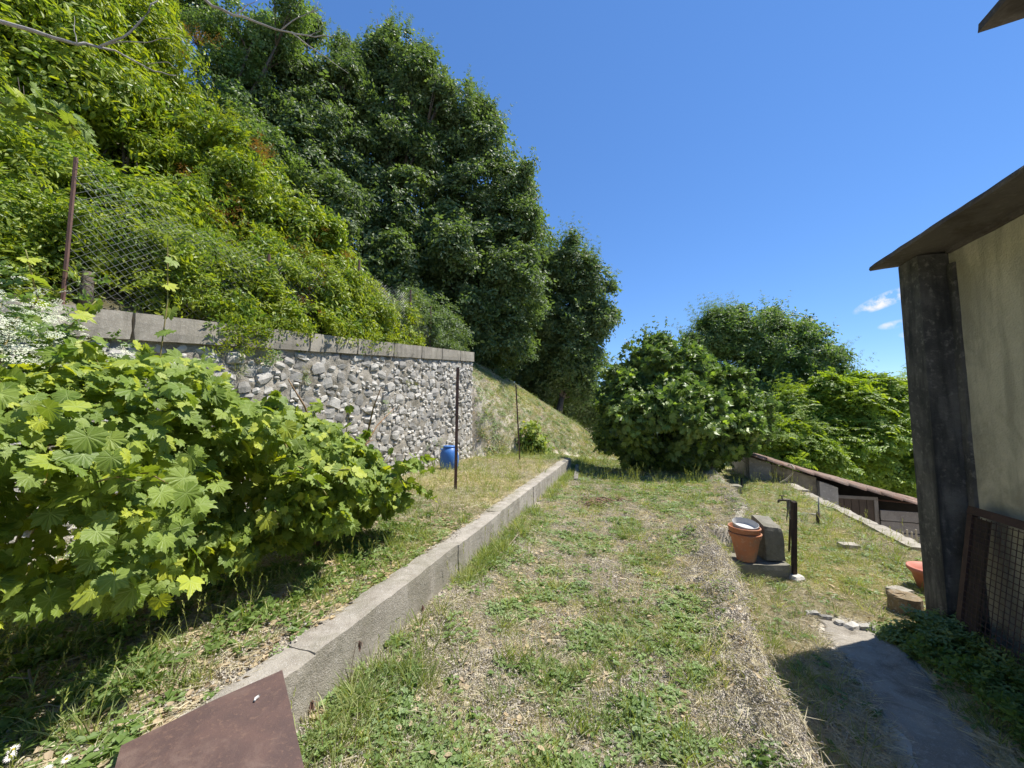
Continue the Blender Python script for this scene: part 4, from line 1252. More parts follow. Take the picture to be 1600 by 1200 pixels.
# stump and bowl planter behind the house pillar
sc_ = W(2.31, 4.90, -.35)
mb = MB(); mb.lathe(sc_, [(.125, 0), (.13, .05), (.128, .14), (.122, .2), (.11, .215), (.01, .218)], 14, .05)
tag(mb.build('round_stone', surf_mat('mossy_stump', (0.26, 0.19, 0.11), (0.18, 0.14, 0.08), (0.36, 0.33, 0.27), 9, 35, .95, .8, .01), None), 'round brown stone block beside the foot of the house pillar', 'stone block')
hexablock('flat_stone', W(2.44, 5.26, -.36), .2, .16, .15, .3, 'pale squarish stone left behind the round brown stone block', M['coping'], 'stone block')
q = at_y(1446, 932, 4.35)
pb_ = on(2.62, 5.55); mb = MB()
q = W(2.87, 5.56, -.34)
mb.lathe(q, [(.10, 0), (.11, .01), (.165, .22), (.18, .225), (.2, .25), (.198, .28), (.18, .28), (.155, .22), (.02, .16)], 30)
o = mb.build('planter_bowl', surf_mat('salmon_plastic', (0.52, 0.20, 0.14), (0.47, 0.17, 0.12), None, 5, 20, .55, .1, .002), None, True); tag(o, 'salmon red planter pot half hidden behind the house pillar', 'planter')
# small rack of metal rods
q = at_d(1425, 862, 8.4)
rk = empty('rod_rack', q, 'small rusty rack with upright rods on the lower ledge near the shed', 'rack')
for i in range(5):
    mb = MB(); b0 = q+Vector((-.13+i*.075, 0, 0)); mb.tube([b0, b0+Vector((0, 0, .32+.04*(i % 2)))], .012, 6); mb.build('rod', M['hose'], rk)
mb = MB(); mb.tube([q+Vector((-.17, 0, .08)), q+Vector((.22, 0, .08))], .012, 6); mb.build('crossbar', M['rust'], rk)
hexablock('ledge', q+Vector((.1, .1, -.75)), .9, .5, .76, -.3, 'rough stone ledge under the rod rack near the shed', M['coping'], 'ledge')
# stone edging across the path head
for i in range(7):
    u = 1268+i*22+random.uniform(-4, 4); v = 962+i*5+random.uniform(-3, 3)
    q = at_z(u, v, -.32); hexablock('edge_stone', q-Vector((0, 0, .04)), random.uniform(.09, .15), random.uniform(.07, .10), .07, random.uniform(-.5, .5),
        ('first', 'second', 'third', 'fourth', 'fifth', 'sixth', 'last')[i]+' small pale stone from the left in the row at the head of the path', M['stone'], 'stone', amp=.012)['group'] = 'row of stones at the path head'

# ------------------------------------------------------------------ rusty iron sheet in the left foreground
A = at_z(441, 1046, .455); B = at_z(189, 1166, .44); C = at_z(476, 1203, .43)
dirAC = (C-A); D = B+dirAC*1.25; C2 = A+dirAC*1.5
n_ = (B-A).cross(C-A).normalized(); 
if n_.z < 0: n_ = -n_
mb = MB(); low = [p-n_*0.006 for p in (A, B, D, C2)]
Bm = B+(B-A).normalized()*0.0
nu, nv = 14, 14
def sheet(s, t):
    p = A.lerp(B, s).lerp((C2).lerp(D, s), t)
    return p+n_*(0.006*math.sin(s*3.1)+0.004*(float(vnoise(np.array([s*4]), np.array([t*4]))[0])-.5))
for top_ in (0, 1):
    for i in range(nu+1):
        for j in range(nv+1): mb.v.append(tuple(sheet(i/nu, j/nv)-n_*(0.006*(1-top_))))
S1 = (nu+1)*(nv+1)
for i in range(nu):
    for j in range(nv):
        a = i*(nv+1)+j; f = (a, a+1, a+nv+2, a+nv+1); mb.f.append(tuple(x+S1 for x in f)); mb.f.append(f[::-1])
bd_ = [(i, 0) for i in range(nu)]+[(nu, j) for j in range(nv)]+[(i, nv) for i in range(nu, 0, -1)]+[(0, j) for j in range(nv, 0, -1)]
for k_ in range(len(bd_)):
    i, j = bd_[k_]; i2, j2 = bd_[(k_+1) % len(bd_)]
    a = i*(nv+1)+j; b = i2*(nv+1)+j2; mb.f.append((a, b, b+S1, a+S1))
tag(mb.build('iron_sheet', M['rust_plate']), 'brown rusty iron sheet lying across the near end of the kerb wall', 'metal sheet')
# bird dropping speck on it
q = at_z(401, 1092, .452)+n_*.004
V = [q+Vector((random.uniform(-.004, .004)+.006*math.cos(a), .016*math.sin(a)+.006*math.cos(a), 0.002)) for a in np.linspace(0, 2*PI, 10)[:-1]]
mb = MB(); mb.add([v-Vector((0, 0, .004)) for v in V]+V, [tuple(range(9, 18))]+[(i, (i+1) % 9, (i+1) % 9+9, i+9) for i in range(9)])
mb.build('bird_dropping', M['pot_pale'], bpy.data.objects['iron_sheet'])
# ------------------------------------------------------------------ sticks
def sticks(name, pts_list, label, mat='twig', cat='stick'):
    mb = MB()
    for p, r in pts_list: mb.tube(p, r, 5)
    return tag(mb.build(name, M[mat], None, True), label, cat)
def gpt(u, v, z0=0.0, dz=.01):
    x, y, z = px_dir(u, v); k = np.arange(0.6, 60, 0.01)
    X, Y, Z = x*k, y*k, EYE+z*k
    T = terr(X*CS-Y*SN, X*SN+Y*CS)
    h = np.nonzero(Z < T+dz)[0]; i = h[0] if len(h) else 500
    return Vector((X[i], Y[i], Z[i]))
sticks('stick', [([gpt(768, 875), gpt(790, 858, 0, .03), gpt(812, 832, 0, .05)], .009)], 'dry stick leaning at the foot of the kerb wall', cat='stick')
sticks('stick', [([gpt(775, 868), gpt(800, 846, 0, .015)], .006)], 'shorter pale stick lying at the foot of the kerb wall')
mb = MB(); rough_block(mb, [p for p in (lambda a, b, w, h: [a-w, a+w, b+w, b-w, a-w+h, a+w+h, b+w+h, b-w+h])(gpt(900, 752), gpt(902, 728), Vector((.05, 0, 0)), Vector((0, 0, .06)))], .08, .008, 3)
tag(mb.build('wood_offcut', M['wood_grey']), 'grey wood offcut lying by the far end of the kerb wall', 'wood')
sticks('stick', [([gpt(893, 742), gpt(903, 755, 0, .02), gpt(905, 764)], .014)], 'thick grey stick beside the wood offcut')
sticks('stick', [([gpt(930, 765), gpt(948, 757)], .012)], 'short pale stick lying behind the root pile')
pl = []
rr_ = random.Random(5)
for i in range(46):
    c = gpt(935+rr_.gauss(0, 14), 786+rr_.gauss(0, 3.0)); a = rr_.uniform(-.9, .9)
    L = rr_.uniform(.1, .3); d_ = Vector((math.cos(a), math.sin(a), 0))*L/2; pl.append(([c-d_+Vector((0, 0, rr_.uniform(0, .03))), c+Vector((0, 0, rr_.uniform(.02, .09))), c+d_+Vector((0, 0, rr_.uniform(0, .04)))], rr_.uniform(.004, .010)))
sticks('root_pile', pl, 'heap of dug up brown roots on the middle bed', 'hay', 'root pile')['kind'] = 'thing'
b_ = at_z(52, 1092, .36); sticks('twig_stake', [([b_, at_y(45, 1046, b_.y)], .005), ([at_y(45, 1060, b_.y), at_y(14, 1058, b_.y+.02)], .003)], 'thin pale twig sticking up beneath the grapevine', cat='twig')

# ------------------------------------------------------------------ trees and shrubs
def lobes_px(L):
    out = []
    for (u, v, y, r) in L:
        c = at_y(u, v, y); out.append((np.array(c), r/600*y))
    return out
def foliage(lobes, dens, size, protos, name, parent, up=0.5, shell=0.5, gap=0.35, squash=0.9, gapscale=1.2, seed=0, noisy=0.35, inward=0.2, tilt=0.5, sprays=0.03):
    Ps, Zs = [], []
    for li, (c, r) in enumerate(lobes):
        N = int(dens*4*PI*r*r)
        if N < 3: continue
        d = RNG.normal(size=(N, 3)); d /= np.linalg.norm(d, axis=1, keepdims=True)
        rr = shell+(1-shell)*RNG.random(N)**0.6
        q = d*2.4/max(r, .3)*r*0.9+li*7.7+seed
        bump = 1+1.35*noisy*(fbm(q[:, 0]*1.3, q[:, 1]*1.1, q[:, 2]*1.1, 3)-0.5)*2
        inner = RNG.random(N) < inward
        outl = RNG.random(N) < 0.05
        rr = np.where(outl, 1.0+0.22*RNG.random(N), rr)
        rr = np.where(inner, RNG.random(N)*shell, rr)
        p = c + d*np.array([1, 1, squash])*(r*rr*bump)[:, None]
        g = fbm(p[:, 0]*gapscale+seed, p[:, 1]*gapscale, p[:, 2]*gapscale, 2)
        keep = (g > gap+0.09) | inner
        # drop what lies deep inside another lobe
        for lj, (c2, r2) in enumerate(lobes):
            if lj != li:
                keep &= np.linalg.norm((p-c2)/np.array([1, 1, squash]), axis=1) > r2*(0.55 if r2 > r*.6 else .1)
        p, d = p[keep], d[keep]
        z = d*(1-up)+np.array([0, 0, 1.0])*up+RNG.normal(0, tilt*0.5, d.shape)
        Ps.append(p); Zs.append(z)
    P = np.concatenate(Ps); Z = np.concatenate(Zs)
    S = size*RNG.uniform(0.5, 1.35, len(P))
    big = [(c, r) for c, r in lobes if r > .25*max(q[1] for q in lobes)]
    cen_ = sum(c for c, r in big)/len(big); K = int(len(P)*sprays)
    if K:
        D_ = P-cen_; sc_r = np.linalg.norm(D_, axis=1)*(1+.35*np.clip(D_[:, 2]/(np.abs(D_).max()+1e-6), -1, 1))
        cand = np.argsort(-(sc_r*RNG.uniform(.55, 1.0, len(P))))[:K*3]; cand = RNG.choice(cand, K, replace=False)
        v0 = D_[cand]/np.linalg.norm(D_[cand], axis=1, keepdims=True)*.6+np.array([0, 0, .75])+RNG.normal(0, .28, (K, 3))
        v0 /= np.linalg.norm(v0, axis=1, keepdims=True); L_ = size*RNG.uniform(1.0, 3.4, K)
        for j in range(6):
            t_ = (j+.5)/6
            P = np.concatenate([P, P[cand]+v0*(L_*t_)[:, None]+RNG.normal(0, .03, (K, 3))]); Z = np.concatenate([Z, v0+RNG.normal(0, .3, (K, 3))])
            S = np.concatenate([S, size*(.62-.42*t_)*RNG.uniform(.7, 1.2, K)])
    idx = RNG.integers(0, len(protos), len(P))
    return scatter(name, P, Z, S, idx, protos, parent), P
def limbs(mb, base, lobes, r0, k=8, maxn=14, wob=0.15):
    base = Vector(base)
    cs = [Vector(c) for c, r in lobes]
    cen = sum(cs, Vector())/len(cs)
    fork = base.lerp(Vector((cen.x, cen.y, min(cen.z, base.z+(cen.z-base.z)*0.6))), 0.55)
    mid = base.lerp(fork, .5)+Vector((random.uniform(-wob, wob), random.uniform(-wob, wob), 0))
    mb.tube([base-Vector((0, 0, .3)), base+Vector((0, 0, .15)), mid, fork], [r0*1.5, r0*1.1, r0*.9, r0*.75], k)
    for c in cs[:maxn]:
        m1 = fork.lerp(c, .45)+Vector((random.uniform(-wob, wob), random.uniform(-wob, wob), random.uniform(-wob, wob)))*2
        mb.tube([fork, m1, c], [r0*.5, r0*.3, r0*.12], 6)
        for q in range(3):
            e = c+Vector((random.gauss(0, 1), random.gauss(0, 1), random.gauss(0, 1)+.4)).normalized()*0.75*max(.4, (e_r if False else 1.0))*0.9
            mb.tube([m1.lerp(c, .5), (m1.lerp(c, .5)+e)/2+Vector((0, 0, .1)), e], [r0*.2, r0*.12, r0*.05], 5)
def tree(name, base, L, dens, size, protos, label, cat='tree', r0=0.12, up=0.45, gap=0.35, group=None, noisy=0.48, shell=0.5, gapscale=1.2, squash=.95, trunks=1, inward=.2, tilt=.5, extra=None, sub=3):
    lob = lobes_px(L) if not isinstance(L[0][0], np.ndarray) else list(L)
    if sub:
        for c_, r_ in list(lob):
            for _ in range(sub):
                v_ = np.array([random.gauss(0, 1), random.gauss(0, 1), random.gauss(.35, 1)]); v_ /= np.linalg.norm(v_)
                q_ = random.uniform(.24, .42)*r_; lob.append((c_+v_*(r_*random.uniform(.88, 1.08)), q_))
    n0_ = len(L)
    t = empty(name, base, label, cat, group)
    mb = MB()
    for i in range(trunks):
        off = Vector((random.uniform(-.25, .25), random.uniform(-.2, .2), 0))*(trunks > 1)
        sub_ = lob[:n0_][i::trunks] or lob
        limbs(mb, Vector(base)+off, sub_, r0)
    mb.build('trunk', M['bark'], t, True)
    o, P = foliage(lob, dens, size, protos, 'crown', t, up, shell, gap, squash, gapscale, len(name)+base[0], noisy, inward, tilt)
    o['kind'] = 'stuff'
    return t

def ground_at(x, y, dz=0.0):
    n_, d_ = ND((x, y)); return Vector((x, y, tz(n_, d_)+dz))
# second dark tree, far side of the bank
tree('broadleaf_tree', ground_at(*at_y(868, 600, 20)[:2]), [(880, 425, 20, 42), (915, 445, 20, 34), (860, 500, 20, 50), (915, 505, 20.5, 40), (885, 560, 20, 50), (840, 440, 20.5, 40), (915, 565, 21, 28), (850, 590, 21, 40), (895, 600, 21, 36)],
     26, .50, P_dark, 'dark rounded tree just right of the tall trees, behind the grass bank', r0=.20, gap=.33)
tree('broadleaf_tree', ground_at(*at_y(740, 560, 15.5)[:2]), [(700, 190, 15.5, 55), (745, 235, 15.5, 52), (780, 300, 15.5, 55), (790, 380, 15.5, 62), (720, 330, 15.5, 70), (660, 260, 15.5, 60), (800, 460, 15, 55), (730, 430, 15, 75), (760, 520, 15, 60), (700, 520, 15, 55), (795, 540, 15.5, 40), (812, 300, 16, 28), (660, 400, 15, 70), (825, 360, 16, 32), (660, 500, 14.5, 50)],
     26, .42, P_dark, 'tall dark tree overhanging the far end of the stone wall', r0=.22, gap=.34, trunks=2)
tree('broadleaf_tree', ground_at(*at_y(610, 400, 14.5)[:2]), [(620, 85, 14.5, 35), (655, 125, 14.5, 38), (625, 150, 14.5, 45), (580, 120, 14.5, 42), (560, 180, 14.5, 55), (620, 230, 14.5, 60), (560, 290, 14, 60), (600, 350, 14, 70), (620, 440, 13.5, 60), (612, 55, 14.5, 16), (645, 85, 14.5, 18), (690, 150, 14.5, 22), (540, 85, 14.5, 22)],
     26, .42, P_dark, 'tallest dark tree with a pointed top in the middle of the wooded slope', r0=.2, gap=.34, trunks=2)
tree('broadleaf_tree', ground_at(*at_y(480, 330, 12.5)[:2]), [(470, 120, 12.5, 50), (510, 190, 12.5, 45), (430, 180, 12.5, 60), (480, 260, 12.5, 60), (430, 300, 12, 60), (520, 320, 12, 50), (535, 120, 12.8, 28), (510, 400, 12, 50), (550, 440, 12, 40), (440, 75, 12.5, 26), (480, 50, 12.8, 22), (392, 120, 12.5, 35)],
     28, .38, P_dark, 'dark green tree left of the tallest tree, above the sunlit shrubs', r0=.16, gap=.34)
tree('broadleaf_tree', ground_at(*at_y(340, 200, 11)[:2]), [(340, 60, 11, 50), (400, 50, 11, 45), (290, 20, 11, 45), (360, 130, 11, 50), (390, 190, 11, 45), (330, 180, 10.5, 50), (455, 25, 11, 28), (430, 70, 11.5, 30), (230, -20, 11, 40), (420, 250, 10.5, 40)],
     30, .34, P_mid, 'leafy tree at the top left behind the yellow green shrubs', r0=.13, gap=.36)
# extra depth behind the wood
tree('broadleaf_tree', ground_at(*at_y(790, 560, 25)[:2]), [(800, 470, 25, 60), (770, 550, 25, 70), (840, 560, 26, 55), (880, 620, 26, 45), (930, 640, 27, 35), (730, 480, 25, 60)], 12, .7, P_dark,
     'shaded tree deep in the wood behind the other dark trees', r0=.2, gap=.25)
# fig tree
fb = on(-0.1, 11.6)
fb = ground_at(*at_z(1030, 735, -.02)[:2])
yf = fb.y
tree('fig_tree', fb, [(1020, 568, yf, 36), (985, 600, yf, 38), (1070, 585, yf, 40), (1120, 610, yf, 38), (1155, 645, yf, 34), (960, 640, yf-.3, 26), (1000, 650, yf-.8, 50), (1070, 650, yf-1.0, 55), (1125, 675, yf-.5, 44), (1030, 548, yf, 20), (1085, 565, yf, 20), (1170, 682, yf, 24), (985, 690, yf-.4, 28), (955, 688, yf-.3, 20), (1000, 715, yf-.2, 20), (1030, 715, yf, 20), (1085, 712, yf-.3, 20), (1060, 700, yf-.3, 34), (1110, 705, yf, 26), (1145, 695, yf-.6, 22)],
     56, .27, P_fig, 'spreading fig tree at the far end of the middle bed', 'fig tree', r0=.07, gap=.30, up=.55, trunks=5, noisy=.45, inward=.15)
# trees behind on the right
tree('broadleaf_tree', ground_at(*at_y(1200, 640, 25)[:2]), [(1150, 530, 25, 40), (1200, 540, 25, 50), (1250, 560, 25, 45), (1290, 580, 25, 32), (1120, 520, 25, 28), (1230, 610, 25, 50), (1170, 600, 25, 50), (1100, 545, 25, 30), (1150, 500, 25, 18), (1265, 530, 25, 20), (1210, 505, 25, 20), (1290, 630, 24.5, 40), (1310, 590, 25, 18), (1185, 670, 24.5, 50)],
     16, .62, P_mid, 'wide green tree rising behind the fig tree', r0=.22, gap=.36, noisy=.45)
tree('robinia_tree', ground_at(*at_y(1370, 700, 18)[:2]), [(1300, 640, 18, 42), (1345, 660, 17.5, 45), (1390, 640, 18, 42), (1360, 620, 18, 28), (1400, 690, 17, 45), (1300, 700, 17, 42), (1250, 650, 18, 34), (1355, 720, 16.5, 42), (1235, 690, 17.5, 36), (1430, 620, 18, 30), (1440, 680, 17.5, 45), (1395, 610, 18, 16), (1410, 745, 16.5, 42), (1460, 640, 18, 40)],
     20, .55, P_rob, 'bright yellow green robinia between the shed roof and the house pillar', 'tree', r0=.12, gap=.33, up=.6)
tree('robinia_tree', ground_at(*at_y(1255, 720, 16.5)[:2]), [(1240, 645, 19, 30), (1215, 690, 16.8, 30), (1260, 700, 16.5, 30), (1290, 725, 16, 28), (1225, 725, 16.3, 26), (1320, 735, 16, 26)],
     22, .45, P_rob, 'smaller light green robinia right behind the clay tile roof', 'tree', r0=.07, gap=.36, up=.6)
tree('broadleaf_tree', ground_at(*at_y(1210, 700, 20)[:2]), [(1190, 700, 20, 45), (1240, 715, 20, 50), (1300, 740, 20, 50), (1360, 760, 19.5, 50), (1420, 780, 19, 50), (1150, 690, 20, 40), (1340, 700, 20.5, 50), (1400, 720, 20.5, 50), (1270, 690, 20.5, 40), (1460, 740, 20, 60)],
     14, .65, P_dark, 'dark undergrowth tree filling the gap behind the shed roof', r0=.15, gap=.22)
# sunlit shrubs on the bank above the wall
def shrub(base, L, dens, size, protos, label, gap=.33, name='bank_shrub', cat='shrub', r0=.04, up=.3, noisy=.5, trunks=3, **k):
    return tree(name, base, L, dens, size, protos, label, cat, r0, up, gap, None, noisy, trunks=trunks, **k)
shrub(ground_at(*at_n(130, 250, -6.6)[:2]), [(60, 40, 5.4, 110), (180, 60, 6.0, 90), (20, 130, 4.9, 110), (120, 130, 5.2, 90), (235, 100, 6.3, 70), (250, 180, 6.4, 60), (-60, 60, 4.8, 120), (310, 230, 6.5, 40), (170, 255, 5.9, 45), (100, -40, 5.8, 90), (215, 10, 6.6, 50), (-80, 180, 4.4, 100)],
      85, .26, P_bank, 'tall yellow green creeper covered shrub mass at the top left', gap=.36, noisy=.55)
shrub(ground_at(*at_n(420, 400, -5.7)[:2]), [(350, 270, 6.6, 60), (400, 310, 6.7, 60), (450, 360, 6.9, 60), (330, 340, 6.1, 65), (400, 400, 6.3, 65), (480, 420, 6.9, 55), (520, 440, 7.2, 45), (350, 430, 5.9, 60), (430, 470, 6.3, 50), (520, 490, 6.9, 40), (555, 490, 7.3, 28), (500, 380, 7.2, 36), (300, 290, 6.2, 50), (560, 460, 7.5, 22), (490, 500, 6.5, 30), (590, 520, 7.8, 20)],
      85, .25, P_bank, 'sunlit yellow green shrub sprawling over the fence on the stone wall', gap=.36, noisy=.55)
shrub(ground_at(*at_n(120, 380, -5.4)[:2]), [(40, 300, 4.0, 80), (130, 330, 4.3, 80), (210, 350, 4.7, 75), (20, 400, 3.7, 70), (110, 410, 4.0, 60), (200, 420, 4.4, 55), (270, 400, 5.0, 60), (290, 460, 5.1, 38), (-50, 340, 3.7, 90), (260, 340, 5.2, 55), (-60, 240, 4.0, 80), (60, 230, 4.3, 60), (240, 460, 4.7, 30)],
      100, .20, P_bank[2:], 'low green shrub growing along the near top of the stone wall', gap=.33, noisy=.5)
row = []
for d_ in np.arange(.6, 7.9, .42):
    zc_ = float(coping_z(d_)); near_ = .32*(d_ < 2.5); k_ = random.uniform(.8, 1.15)*(1.0 if d_ < 6.2 else .75)
    row.append((np.array(W(-5.22-near_+random.uniform(-.08, .08), d_, zc_+.18*k_)), .42*k_))
    row.append((np.array(W(-5.45-near_, d_+.2, zc_+.75*k_)), .5*k_))
cut1 = [q for q in row if ND(q[0])[1] < 3.4]; cut2 = [q for q in row if ND(q[0])[1] >= 3.4]
shrub(ground_at(*W(-5.3, 2)[:2]), cut1, 120, .16, P_bank[2:], 'fine leaved green bramble rising straight behind the near coping blocks', noisy=.6, gap=.30, r0=.012)
shrub(ground_at(*W(-5.3, 5.5)[:2]), cut2, 100, .20, P_bank, 'bright bramble pushing through the wire fence above the middle of the wall', noisy=.6, gap=.32, r0=.012)
dk = [(np.array(W(-5.7-.3*(i % 3), 8.2+.33*i, 3.9+.25*(i % 2))), .75) for i in range(7)]+[(np.array(W(-5.5, 8.4+.4*i, 3.4)), .45) for i in range(5)]
shrub(ground_at(*W(-5.8, 9)[:2]), dk, 60, .2, P_dark, 'dark shaded undergrowth behind the sagging wire mesh at the wall end', noisy=.5, gap=.28)
# hanging sprays over the coping
P_, Z_ = [], []
for i in range(110):
    u = RNG.uniform(330, 620); v = 505+(u-330)*.11+RNG.uniform(-14, 14)
    p = at_n(u, v, WN+0.02); P_.append(p); Z_.append((0.5+RNG.normal(0, .3), -0.3+RNG.normal(0, .3), -0.35+RNG.normal(0, .3)))
for i in range(26):
    u = RNG.normal(385, 22); v = RNG.uniform(505, 560)
    P_.append(at_n(u, v, WN+0.08)); Z_.append((0.6, -.3, -.4+RNG.normal(0, .3)))
hs_ = scatter('hanging_creeper', np.array(P_), np.array(Z_), RNG.uniform(.08, .17, len(P_)), RNG.integers(0, 5, len(P_)), P_bank)
tag(hs_, 'creeper sprays hanging over the concrete coping of the wall', 'creeper', None, 'stuff')
# withered orange brown sprays in the shrubs
P_, Z_ = [], []
for (u, v, y, s, k_) in ((535, 412, 7.3, 10, 14), (410, 240, 6.3, 9, 18), (300, 60, 6.5, 14, 22), (350, 345, 5.9, 20, 40), (460, 400, 6.6, 22, 30), (500, 440, 6.7, 18, 30), (290, 275, 6.0, 7, 12), (545, 400, 7.4, 5, 8), (400, 225, 6.2, 6, 10), (470, 470, 6.2, 16, 18)):
    for i in range(k_):
        P_.append(at_y(RNG.normal(u, s), RNG.normal(v, s), y-.25+RNG.normal(0, .15))); Z_.append((RNG.normal(0, .4), RNG.normal(0, .4), 1))
wh = scatter('withered_creeper', np.array(P_), np.array(Z_), RNG.uniform(.10, .18, len(P_)), RNG.integers(0, 2, len(P_)), P_rust)
tag(wh, 'withered orange brown sprays woven through the sunlit shrubs', 'creeper', None, 'stuff')
# leafy bush on the grass bank
bb = gpt(835, 700, .4)
V0 = bb.y
P_vb = None

# ------------------------------------------------------------------ vine leaves
def vine_leaf_mesh(name, seed, detail=True):
    r = random.Random(seed)
    # outline in polar form about the petiole point (0,0); tip towards +y
    ks = [(-170, .36), (-152, .62), (-134, .64), (-116, .76), (-97, .76), (-78, .90), (-65, .66), (-53, .80), (-40, 1.0), (-28, .84), (-19, .72), (-9, .95), (0, 1.12)]
    outl = [(a, q*r.uniform(.93, 1.07)) for a, q in ks] + [(-a, q*r.uniform(.93, 1.07)) for a, q in ks[-2::-1]]
    P = []
    for i, (a, q) in enumerate(outl):
        P.append((a, q))
        if i < len(outl)-1:
            a2, q2 = outl[i+1]; P.append(((a+a2)/2, (q+q2)/2*r.uniform(.86, .94)))
    V = [Vector((0, 0, 0))]; uv = [(0.5, 0.22)]
    cup = r.uniform(-.10, .22); fold = r.uniform(.05, .22); dr = r.uniform(.1, .35)
    def put(a, q):
        x = math.sin(math.radians(a))*q*.62; y = math.cos(math.radians(a))*q*.62
        z = fold*abs(x) - cup*q*q*.4 - dr*max(0, y)**2 + .012*math.sin(math.radians(a)*7.6)*q+.05*math.sin(a*.31+seed)*q*q
        V.append(Vector((x, y, z))); uv.append((0.5+x*.62, 0.22+y*.62+.08*0))
    for a, q in P: put(a, q*.5)
    m = len(P)
    for a, q in P: put(a, q)
    F = []
    for i in range(m-1):
        F.append((0, 1+i+1, 1+i)); F.append((1+i, 1+i+1, 1+m+i+1, 1+m+i))
    # petiole
    b = len(V)
    for t in (0, 1):
        for k in range(3):
            V.append(Vector((.012*math.cos(k*2.1), -.38*t, .012*math.sin(k*2.1)-.10*t*t-.008))); uv.append((.5, .22))
    for k in range(3): F.append((b+k, b+(k+1) % 3, b+3+(k+1) % 3, b+3+k))
    return V, F, uv
leafdat = [vine_leaf_mesh('l', s) for s in range(6)]
leafprotos = [proto('vl%d' % i, V, F, M['vine_leaf'], uv) for i, (V, F, uv) in enumerate(leafdat)]
leafmeshes = [o.data for o in leafprotos]
for m in leafmeshes:
    m.name = 'leaf'; m.polygons.foreach_set('use_smooth', [True]*len(m.polygons))
def leaf_frames(pos, outw, n):
    """leaf normals look outward and up; tips hang"""
    up = np.array([0, 0, 1.0])
    nrm = outw*0.75+up*0.75+np.array([0.3, -0.15, 0])*1.0+RNG.normal(0, .6, (n, 3)); nrm /= np.linalg.norm(nrm, axis=1, keepdims=True)
    tip = outw*0.5-up*0.75+RNG.normal(0, .5, (n, 3)); tip -= nrm*(tip*nrm).sum(1, keepdims=True); tip /= np.linalg.norm(tip, axis=1, keepdims=True)
    x = np.cross(tip, nrm)
    return x, tip, nrm
def auto_shoots(d0, d1, k):
    out = []
    for i in range(k):
        d_ = random.uniform(d0, d1); z_ = float(np.interp(d_, [-.6, .9, 1.7, 2.2, 2.7, 3.2, 3.6, 4.0], [1.95, 1.8, 1.72, 1.5, 1.42, 1.32, 1.1, .85]))
        if random.random() < .5: n0, z0, v = -2.8+random.uniform(-.2, .2), z_-.1, Vector((random.uniform(-.3, .5), random.uniform(-.5, .5), random.uniform(.5, 1)))
        else: n0, z0, v = -2.35, random.uniform(1.05 if d_ < 1.3 else .8, z_-.15), Vector((random.uniform(.5, 1), random.uniform(-.4, .4), random.uniform(-.3, .4)))
        p = W(n0, d_, z0); v = W(v.x, v.y, 0)+Vector((0, 0, v.z)); v = v.normalized()*random.uniform(.2, .42)
        out.append([p, p+v*.5+Vector((0, 0, .02)), p+v*.85, p+v*1.1+Vector((0, 0, -.06))])
    return out
